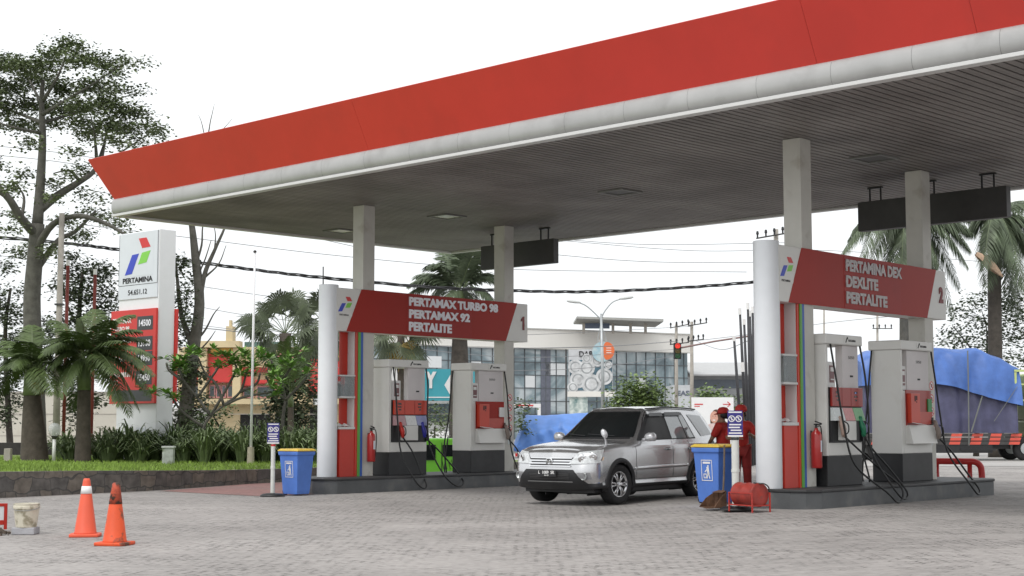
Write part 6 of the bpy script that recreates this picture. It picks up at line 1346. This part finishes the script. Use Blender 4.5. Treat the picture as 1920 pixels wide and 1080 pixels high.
# ------------------------------------------------------------------ billboard with plates
t, f = facade('billboard', 'tall billboard with a photo of white plates and an orange disc behind the street lamp', 96, 1066, 1150, cat='billboard')
bbk = mat('poster_dark', (.03, .04, .05), .5, var=.6, vs=2, var2=(.10, .20, .26)); pgr = mat('poster_pale', (.55, .56, .58), .6)
m = MB(); fb(m, f, 1066, 655, 1149, 733, 0, .25); bb = m.build('poster', pgr, t)
m = MB(); fb(m, f, 1068, 675, 1148, 732, -.02, .018); m.build('poster_picture', bbk, bb)
plate = mat('plate_white', (.62, .63, .64), .4, var=.35, vs=2.2); plg = mat('plate_pattern', (.35, .37, .38), .5, var=.5, vs=4)
for k, (x, y, r_) in enumerate(((1079, 688, .55), (1100, 690, .6), (1120, 676, .45), (1084, 712, .62), (1109, 720, .72), (1133, 706, .62), (1100, 672, .35), (1074, 726, .4), (1140, 684, .3))):
    a, z_ = f(x, y); m = MB(); yy = -.03 - .004 * k
    Mz = Matrix(((1, 0, 0), (0, 0, -1), (0, 1, 0)))
    m.lathe([(0, 0), (r_ * .86, 0), (r_ * .86, .004), (0, .004)], n=28, c=(a, yy, z_), M=Mz); o = m.build('plate', plate, bb)
    MB().grid([[(a + rr * r_ * .86 * math.cos(q), yy - .006, z_ + rr * r_ * math.sin(q) * .86) for q in [2 * math.pi * j / 28 for j in range(29)]] for rr in (.55, .72)]).build('plate_pattern', plg, o)
a, z_ = f(1086, 669); text('DAPUR', .36, 1.45, front(a, -.03, z_), ink, bb, 'lettering', bold=.02, ext=.01); a, z_ = f(1083, 661); text('MEGAH', .2, 1.0, front(a, -.03, z_ + .1), ink, bb, 'lettering', bold=.02, ext=.01) if False else None
Mz = Matrix(((1, 0, 0), (0, 0, -1), (0, 1, 0)))
a, z_ = f(1129, 660); MB().lathe([(0, 0), (.64, 0), (.64, .03), (0, .03)], n=32, c=(a, -.10, z_), M=Mz).build('blue_disc', mat('disc_blue', (.22, .36, .42), .5, var=.5, vs=3, var2=(.55, .62, .62)), bb)
a, z_ = f(1137, 658); MB().prism([(a + .50 * math.cos(R(10 * k)) * (1 if math.cos(R(10 * k)) > 0 else .45), z_ + .56 * math.sin(R(10 * k))) for k in range(36)], lambda x, y: Vector((x, -.17, y)), lambda x, y: Vector((x, -.14, y))).build('orange_disc', mat('disc_orange', (.72, .16, .05), .5), bb)
m = MB(); 
for k in range(3): m.b2((a - .02, -.176, z_ + .16 - k * .15), (a + .30, -.171, z_ + .20 - k * .15))
m.build('white_line', cardw, bb)
m = MB(); fb(m, f, 1064, 734, 1152, 744, -.1, .5); m.build('beam', bwh, t); m = MB(); fb(m, f, 1068, 745, 1102, 800, .0, .3); lpn = m.build('lower_panel', mat('panel_flowers', (.62, .64, .60), .6, var=.75, vs=1.6, var2=(.10, .20, .20)), t)
m = MB(); fb(m, f, 1060, 655, 1063, 860, -.05, .3); m.build('post', dgrey, t)
# white advertising board with a smiling woman
t, f = facade('advertising_board', 'low white advertising board with a portrait of a woman behind the attendants', 60, 1297, 1377, cat='advertising board')
m = MB(); fb(m, f, 1297, 745, 1377, 870, 0, .15); bd = m.build('board', mat('board_white', (.80, .80, .80), .4, var=.03), t)
a, z_ = f(1340, 782)
def oval(c, rx, rz, yy, m_, nm): MB().prism([(c[0] + rx * math.cos(R(15 * k)), c[1] + rz * math.sin(R(15 * k))) for k in range(24)], lambda x, y: Vector((x, yy, y)), lambda x, y: Vector((x, yy - .003, y))).build(nm, m_, bd)
oval((a + .06, z_ - .12), .24, .42, -.002, mat('print_hair', (.09, .04, .025), .6), 'printed_hair'); oval((a - .02, z_), .16, .23, -.0065, mat('print_skin', (.62, .34, .26), .6, var=.08), 'printed_face'); oval((a - .03, z_ - .62), .45, .38, -.0072, mat('print_coat', (.66, .50, .48), .6, var=.2, vs=8), 'printed_shoulders')
oval((a - .03, z_ - .12), .06, .02, -.0105, cardw, 'printed_smile'); oval((a - .07, z_ + .04), .02, .012, -.0105, ink, 'printed_eye'); oval((a + .03, z_ + .04), .02, .012, -.0105, ink, 'printed_eye')
a, z_ = f(1362, 758); m = MB(); m.box((a, -.01, z_), (.28, .006, .03)).box((a + .10, -.01, z_ + .05), (.16, .006, .03), M=Matrix.Rotation(R(40), 4, 'Y')).box((a + .10, -.01, z_ - .05), (.16, .006, .03), M=Matrix.Rotation(R(-40), 4, 'Y')); m.build('red_arrow', lg_red, bd)
m = MB(); fb(m, f, 1302, 757, 1318, 759, -.01, .006); fb(m, f, 1302, 761, 1312, 762.5, -.01, .006); m.build('text_line', lg_red, bd)
m = MB(); fb(m, f, 1299, 870, 1302, 880, .02, .1); m.build('foot', dgrey, t)
# small white gantry left of billboard
t, f = facade('white_barrier', 'white low beam with red lettering strip behind column 1', 70, 966, 1016, cat='barrier')
m = MB(); fb(m, f, 962, 757, 1014, 764, 0, .3); fb(m, f, 1008, 764.5, 1014, 800, 0, .3); m.build('beam', cardw, t); m = MB(); fb(m, f, 966, 759, 1000, 761.5, -.01, .008); m.build('red_strip', lg_red, t)

# ------------------------------------------------------------------ street lamp, poles, wires
galv = mat('galvanised', (.42, .44, .45), .45, metal=.4, var=.15)
D = 80; t = thing('street_lamp', 'double-armed street lamp in front of the billboard', 'street lamp', (W(1131, 800, D).x, D, 0)); L0 = Vector(t.location)
MB().tube([Vector((0, 0, 0)), W(1130, 700, D) - L0, W(1127, 588, D) - L0], [.12, .09, .06], 12).build('pole', galv, t, smooth=True)
for s_, pts in ((-1, ((1127, 600), (1118, 590), (1100, 574), (1085, 567))), (1, ((1127, 600), (1133, 585), (1148, 567), (1165, 560)))):
    MB().tube(smoothpath([W(*q, D) - L0 for q in pts], 5), .035, 8).build('arm', galv, t, smooth=True)
    e = W(*pts[-1], D) - L0; MB().lathe([(0, -.42), (.10, -.36), (.15, -.1), (.13, .25), (.05, .36), (0, .36)], n=14, c=e + Vector((s_ * .28, 0, .04)), M=Matrix(((0, 0, s_), (1, 0, 0), (.12, .55, .12)))).build('lamp_head', mat('lamp_head_grey', (.5, .51, .5), .4), t, smooth=True)
m = MB()
for s_ in (-1, 1): m.tube(smoothpath([W(1127, 605, D) - L0, W(1128 + s_ * 5, 625, D) - L0, W(1129 + s_ * 8, 640, D) - L0, W(1129, 636, D) - L0], 4), .02, 6)
m.build('scroll', galv, t)
def power_pole(px, py, D, label, bars, r=.14, m_=conc, ins=True):
    t = thing('power_pole', label, 'power pole', (W(px, 800, D).x, D, 0), 0, 'power poles with crossarms'); L0 = Vector(t.location)
    MB().tube([Vector((0, 0, 0)), W(px, py, D) - L0], [r, r * .7], 10).build('pole', m_, t, smooth=True)
    for x0, x1, y, y1 in bars:
        a = W(x0, y, D - .2) - L0; b = W(x1, y1, D - .2) - L0; cb = MB().tube([a, b], .04, 6).build('crossarm', dgrey, t)
        for k in range(4):
            c = a.lerp(b, (k + .15) / 3.3); MB().lathe([(.0, 0), (.04, .02), (.04, .15), (.07, .2), (.05, .32), (0, .34)], n=8, c=c).build('insulator', ink, cb)
power_pole(1268, 608, 98, 'power pole with crossarms left of its twin, behind the traffic light', [(1256, 1292, 615, 608), (1256, 1292, 646, 642)])
power_pole(1297, 603, 96, 'power pole with crossarms right of its twin, left of the leaning poles', [(1290, 1326, 611, 605), (1290, 1320, 640, 636)])
power_pole(1645, 585, 120, 'thin distant power pole seen above the pumps of island 2', [(1636, 1673, 616, 616)], .12)
power_pole(1545, 568, 110, 'bare distant power pole seen above the left pump of island 2', [], .09)
power_pole(1455, 430, 70, 'power pole top with crossarm appearing above gate 2 post', [(1418, 1470, 447, 438)], .16)
power_pole(606, 500, 95, 'thin rod mast standing above gate 1 post', [], .06, dgrey)
t = thing('traffic_light', 'traffic light hanging from a long arm left of the leaning poles', 'traffic light', (W(1412, 800, 84).x, 84, 0)); L0 = Vector(t.location)
MB().tube([Vector((0, 0, 0)), W(1412, 630, 84) - L0], .10, 10).build('post', dgrey, t); MB().tube([W(1412, 629, 84) - L0, W(1340, 640, 84) - L0, W(1272, 653, 84) - L0], .05, 8).build('arm', mat('arm_redgrey', (.25, .16, .15), .6), t)
c = W(1270, 658, 83.8) - L0; MB().box(c, (.42, .25, .9)).build('signal_head', ink, t, bevel=.04)
for k, col in enumerate(((.8, .05, .03), (.10, .07, .02), (.02, .08, .03))):
    MB().lathe([(0, 0), (.13, 0), (.15, .06), (.13, .06), (.11, .01), (0, .02)], n=16, c=c + Vector((0, -.13, .27 - k * .27)), M=Matrix(((1, 0, 0), (0, 0, -1), (0, 1, 0)))).build('signal_lens', mat('lens%d' % k, col, .3, emit=.15 if k == 0 else 0), t)
for i, (xt, yt, xb, lab) in enumerate(((1376, 630, 1394, 'leftmost and shortest of the dark leaning poles beside gate 2'), (1387, 578, 1402, 'tall dark leaning pole with a white patch, second from the left'), (1395, 598, 1406, 'dark leaning pole between two taller ones beside gate 2'), (1402, 568, 1410, 'tallest of the dark leaning poles beside gate 2'), (1406, 582, 1413, 'dark pole close behind the tallest leaning pole'), (1411, 575, 1417, 'dark pole touching the outline of the gate 2 rounded post'))):
    D = 46 + i * .7; b = W(xb, 862, D); b.z = .05; t = thing('leaning_pole', lab, 'pole', b, 0, 'dark leaning poles'); e = W(xt, yt, D) - Vector(t.location)
    MB().tube([Vector((0, 0, 0)), e * .5, e], [.06, .05, .035], 8).build('pole', mat('pole_black', (.035, .035, .04), .6, var=.4, vs=3), t, smooth=True)
    MB().tube([e * .96, e], [.05, .05], 8).build('pole_tip', cardw, t); MB().tube([e * .60, e * .66], [.058, .056], 8).build('white_patch', cardw, t) if i == 1 else None
def cable(label, pts, r, group=None, twist=0, pegs=()):
    P = [W(*q) for q in pts]; sp = smoothpath(P, 10); m = MB()
    if twist:
        for ph in range(3):
            m.tube([p + Vector((0, math.cos(i * 1.1 + ph * 2.1) * r, math.sin(i * .7 + ph * 2.1) * r * .9)) for i, p in enumerate(sp)], r * .55, 5)
    else: m.tube(sp, r, 4)
    o = m.build('overhead_cable', ink if twist else mat('wire', (.22, .22, .23), .6), None, smooth=True); tag(o, label, 'cable', group)
    return o
cable('thick twisted black cable sagging across the whole scene above the shops', [(-60, 440, 52), (120, 456, 52), (220, 468, 52), (330, 486, 52), (470, 505, 52), (600, 520, 52), (800, 538, 52), (960, 545, 53), (1100, 547, 54), (1250, 541, 55), (1410, 529, 56), (1600, 505, 57)], .045, None, 1)
wires = [('upper of two thin wires crossing behind the left tree trunk', [(-60, 268, 60), (200, 300, 60), (700, 400, 62)]), ('lower of two thin wires crossing behind the left tree trunk', [(-60, 285, 60), (200, 318, 60), (700, 425, 62)]), ('thin wire at fork height of the left tree', [(-60, 335, 60), (200, 362, 60), (700, 470, 62)]),
         ('thin wire just above the price sign', [(-60, 395, 60), (350, 445, 60), (640, 480, 62), (960, 505, 64), (1400, 510, 66)]), ('dark wire crossing in front of the shop cornices', [(-60, 595, 70), (330, 612, 70), (480, 625, 70), (700, 640, 70), (900, 652, 72), (1120, 650, 76), (1268, 640, 97)]),
         ('thin wire through the fan palm tops', [(300, 560, 72), (470, 592, 72), (700, 615, 72), (960, 628, 75), (1297, 612, 96)]), ('pale wire below the shop cornice', [(300, 600, 74), (500, 625, 74), (760, 652, 74), (1000, 670, 76), (1268, 655, 97)]), ('thin wire high right of the long hanging board', [(1040, 450, 70), (1300, 470, 72), (1560, 470, 74), (1960, 500, 76)]),
         ('thin wire above the blue tarpaulin truck', [(1297, 640, 96), (1420, 625, 90), (1600, 600, 90), (1960, 570, 90)]), ('lowest thin wire behind the pumps of island 1', [(500, 690, 80), (700, 690, 80), (900, 695, 80), (1100, 690, 85), (1268, 668, 97)]), ('wire running from the twin poles up to the leaning poles', [(1297, 636, 96), (1350, 655, 80), (1400, 640, 60), (1440, 620, 50)]),
         ('thin wire in the sky left of the flagpole', [(-60, 470, 66), (300, 525, 66), (560, 562, 68), (900, 590, 70)]), ('thin sky wire over the billboard', [(960, 470, 80), (1200, 490, 82), (1420, 492, 84)]), ('topmost sky wire behind hanging board of island 1', [(960, 440, 84), (1200, 458, 84), (1480, 455, 84)])]
for lab, pts in wires: cable(lab, pts, (.022 if lab[:4] == 'dark' else .013) if pts[0][2] < 75 else .016, 'thin overhead wires')

# ------------------------------------------------------------------ vehicles behind
tarpb = mat('tarp_blue', (.07, .16, .46), .45, var=.3, vs=1.2, bump=.8, bs=2.2); tarpn = mat('tarp_navy', (.07, .07, .135), .5, var=.35, vs=1.5, bump=.8, bs=2.5)
def tarp(mb, x0, x1, z0f, z1f, y0, y1, fold=.05, nx=70, seed=1, hem=None):
    """cloth over a load: front sheet, top and back, with folds pulled towards the ropes"""
    rn = random.Random(seed); ph = [rn.uniform(0, 6.3) for _ in range(6)]
    rows = []
    for j in range(19):
        q = j / 18; r_ = []
        for i in range(nx + 1):
            u = i / nx; x = x0 + (x1 - x0) * u; z1 = z1f(u); z0 = z0f(u)
            fo = fold * ((1 - 2 * abs(math.sin(u * 26 + ph[0] + q * 4 * math.sin(u * 7 + ph[1])))) * .55 + (1 - 2 * abs(math.sin(u * 11.5 + ph[2] - q * 2.5 + .4 * math.sin(u * 9)))) * .9 + math.sin(u * 90 + q * 9) * .2)
            if q < .5: k = q / .5; y = y0 + .25 * k * k + fo * (1 - k * .6); z = z0 + (z1 - z0) * (1 - (1 - k) ** 1.25)
            elif q < .75: k = (q - .5) / .25; y = y0 + .25 + (y1 - y0 - .5) * k; z = z1 + .18 * math.sin(math.pi * k) + fo * .4
            else: k = (q - .75) / .25; y = y1 - .25 * (1 - k); z = z1 + (z0 - z1) * k
            r_.append((x, y, z))
        rows.append(r_)
    mb.grid(rows)
    for i in (0, nx): mb.add([r_[i] for r_ in rows], [tuple(range(19))])
    return mb
def fwheel(t, x, y, r, w_=.22, nm='wheel'):
    wt = MB().lathe([(0, -w_ / 2), (r * .55, -w_ / 2), (r * .9, -w_ / 2), (r, -w_ * .35), (r, w_ * .35), (r * .9, w_ / 2), (r * .55, w_ / 2), (.0, w_ * .3)], n=24, c=(x, y, r), M=Matrix(((1, 0, 0), (0, 0, -1), (0, 1, 0)))).build(nm, MATS['tyre_rubber'], t, smooth=True)
    MB().lathe([(0, 0), (r * .5, 0), (r * .5, .03), (0, .05)], n=16, c=(x, y - w_ / 2 - .0, r), M=Matrix(((1, 0, 0), (0, 0, -1), (0, 1, 0)))).build('rim', galv, wt)
D = 58; t = thing('cargo_truck', 'high-loaded truck under blue and navy tarpaulins behind island 2', 'truck', (W(1765, 800, D).x, D, .0)); X = lambda px: W(px, 800, D).x - t.location.x; Z = lambda py: W(1760, py, D).z
def itp(tab): 
    def g_(u):
        px = 1618 + u * (1915 - 1618)
        for (a, za), (b, zb) in zip(tab, tab[1:]):
            if px <= b: return Z(za + (zb - za) * (px - a) / (b - a))
        return Z(tab[-1][1])
    return g_
tarp(MB(), X(1622), X(1908), lambda u: Z(812), itp([(1600, 690), (1640, 672), (1700, 665), (1850, 675), (1915, 710)]), .0, 2.3, .08, 110, 3).build('navy_tarpaulin', tarpn, t, smooth=True)
tarp(MB(), X(1616), X(1916), itp([(1600, 725), (1640, 722), (1757, 720), (1790, 725), (1850, 745), (1900, 757), (1920, 762)]), itp([(1600, 690), (1640, 662), (1700, 657), (1850, 660), (1890, 676), (1920, 697)]), -.14, 2.45, .09, 110, 5).build('blue_tarpaulin', tarpb, t, smooth=True)
MB().b2((X(1765), -.10, Z(727)), (X(1830), -.085, Z(714))).build('green_patch', mat('tarp_green', (.05, .16, .12), .5), t) if False else None
rp = MB().tube([(X(1815), -.22, Z(658)), (X(1814), -.24, Z(740)), (X(1813), -.2, Z(835))], .025, 6); rp.tube([(X(1843), -.2, Z(735)), (X(1818), -.2, Z(810))], .03, 6).tube([(X(1908), -.1, Z(725)), (X(1862), -.15, Z(790))], .012, 5); rp.build('rope', mat('rope_grey', (.16, .17, .16), .8), t)
MB().b2((X(1618), .05, .62), (X(1912), 2.25, .78)).b2((X(1640), .4, .45), (X(1900), 1.9, .62)).build('chassis', black, t)
for k, z in enumerate((Z(834) , Z(826.5), Z(819))):
    rl = MB().b2((X(1620), -.02, z), (X(1910), .04, z + .13)).build('side_rail', dgrey, t)
    for a in (1632, 1670, 1708, 1778, 1817, 1852, 1890): MB().add([(X(a + k * 2), -.024, z + .01), (X(a + 20 + k * 2), -.024, z + .01), (X(a + 22 + k * 2), -.024, z + .12), (X(a + 2 + k * 2), -.024, z + .12)], [(0, 1, 2, 3)]).build('red_marking', mat('marking_red', (.65, .09, .06), .5), rl)
MB().b2((X(1700), .0, .30), (X(1860), .06, .60)).b2((X(1800), -.04, Z(845)), (X(1865), -.0, Z(841))).build('side_guard', black, t)
for x in (1650, 1672, 1925): fwheel(t, X(x), .25, .46, .3); fwheel(t, X(x), 2.05, .46, .3)
lime = mat('truck_lime', (.50, .58, .22), .4, var=.1)
MB().b2((X(1905), .0, Z(812)), (X(1909), .1, Z(698))).b2((X(1905), .0, Z(697)), (X(1930), .1, Z(693))).b2((X(1909.3), .0, Z(752)), (X(1930), .08, Z(749))).b2((X(1909.3), .0, Z(722)), (X(1930), .08, Z(719))).b2((X(1926), .0, Z(812)), (X(1930), .1, Z(697.5))).build('cab_guard', lime, t)
MB().b2((X(1933), .0, .55), (X(2010), 2.2, 1.55)).b2((X(1933), .06, 1.551), (X(2003), 2.14, Z(700))).build('cab', lime, t, bevel=.08)
MB().b2((X(1942), .045, 1.65), (X(1995), .058, Z(712))).build('cab_window', glassd, t)
# blue tarpaulin pickup left
D = 62; t = thing('pickup_truck', 'small pickup under a light blue tarpaulin behind the silver car', 'pickup truck', (W(1030, 800, D).x, D, 0)); X = lambda px: W(px, 800, D).x - t.location.x; Z = lambda py: W(1030, py, D).z
rows = []
for q, (yy, py_) in enumerate(((.0, 848), (-.04, 838), (.02, 828), (.0, 816), (.08, 806), (.16, 801), (1.1, 777), (1.3, 776), (2.1, 800), (2.2, 848))):
    r_ = []
    for i in range(61):
        u = i / 60; k = min(1, .25 + u * 5.0); fo = (.07 * math.sin(u * 38 + q * 1.3) + .05 * math.sin(u * 17 - q * 2)) * (1 if q < 6 else .25)
        zz = Z(848) + (Z(py_) - Z(848)) * (k if py_ < 830 else 1) - (.05 * math.sin(u * 5) if 3 < q < 8 else 0)
        r_.append((X(964 + u * 152) - (.15 if q < 2 else 0) * (1 - u), yy + fo, zz + fo * .3))
    rows.append(r_)
MB().grid(rows).build('tarpaulin', mat('tarp_light', (.10, .24, .62), .45, var=.25, vs=1, bump=.8, bs=2.2), t, smooth=True)
MB().b2((X(968), .2, .35), (X(1116), 1.9, Z(840))).build('load_bed', black, t); MB().b2((X(966), .02, Z(856)), (X(1000), .08, Z(850))).build('red_rail', lg_red, t)
MB().b2((X(1118), .15, .35), (X(1180), 1.95, 1.0)).b2((X(1122), .22, 1.001), (X(1165), 1.88, 1.62)).build('cab', cardw, t, bevel=.08); MB().b2((X(1127), .205, 1.06), (X(1160), .216, 1.52)).build('cab_window', glassd, t)
for x in (990, 1150): fwheel(t, X(x), .3, .33); fwheel(t, X(x), 1.8, .33)
# bright green minivan behind island 1
D = 41; p = W(850, 800, D); t = thing('green_van', 'bright green small van seen in the gap between the pumps of island 1', 'van', (p.x, D, gz(p.x, D)), 0); X = lambda px: W(px, 800, D).x - t.location.x; Z = lambda py: W(820, py, D).z - t.location.z
lg = mat('van_green', (.22, .68, .05), .3, var=.05, coat=.5)
prof = [(-1.5, .28), (1.55, .28), (1.6, .6), (1.45, .75), (1.05, .85), (.75, 1.24), (.6, 1.31), (-1.35, 1.31), (-1.5, 1.2)]
MB().prism(prof, lambda a, b: Vector((a, 0, b)), lambda a, b: Vector((a, 1.5, b))).build('body', lg, t, bevel=.05)
for a, b in ((795, 817), (830, 862)):
    m = MB(); z0, z1 = (.55 if a < 800 else .80), 1.16; m.b2((X(a), -.012, Z(862 if a < 800 else 856)), (X(b), -.002, Z(834))); m.build('side_window', glassd, t, bevel=.02)
m = MB(); m.b2((X(799), -.03, Z(863)), (X(817), -.013, Z(861.5))).b2((X(828), -.016, Z(885)), (X(829), -.003, Z(830))); m.build('door_seam', black, t)
m = MB()
for k in range(5): m.add([(X(832 + k * 6), -.014, Z(880)), (X(833 + k * 6), -.014, Z(880)), (X(829 + k * 6), -.014, Z(862)), (X(828 + k * 6), -.014, Z(862))], [(0, 1, 2, 3)])
m.build('black_stripe', ink, t)
for x in (-1.05, 1.05): fwheel(t, x, .05, .27, .18); fwheel(t, x, 1.45, .27, .18)
# far backdrop: low line of distant trees and roofs
fm_ = MB(); 
for k in range(140):
    x = rnd.uniform(-190, 190); leaves(fm_, (x, 240 + rnd.uniform(-10, 10), rnd.uniform(1, 4.5)), (rnd.uniform(4, 9), 4, rnd.uniform(2, 4)), 60, 1.1)
o = fm_.build('distant_trees', leafm('leaf_far', (.12, .16, .09)), None, fix=False); tag(o, 'far low line of trees beyond the road', None, None, 'stuff')
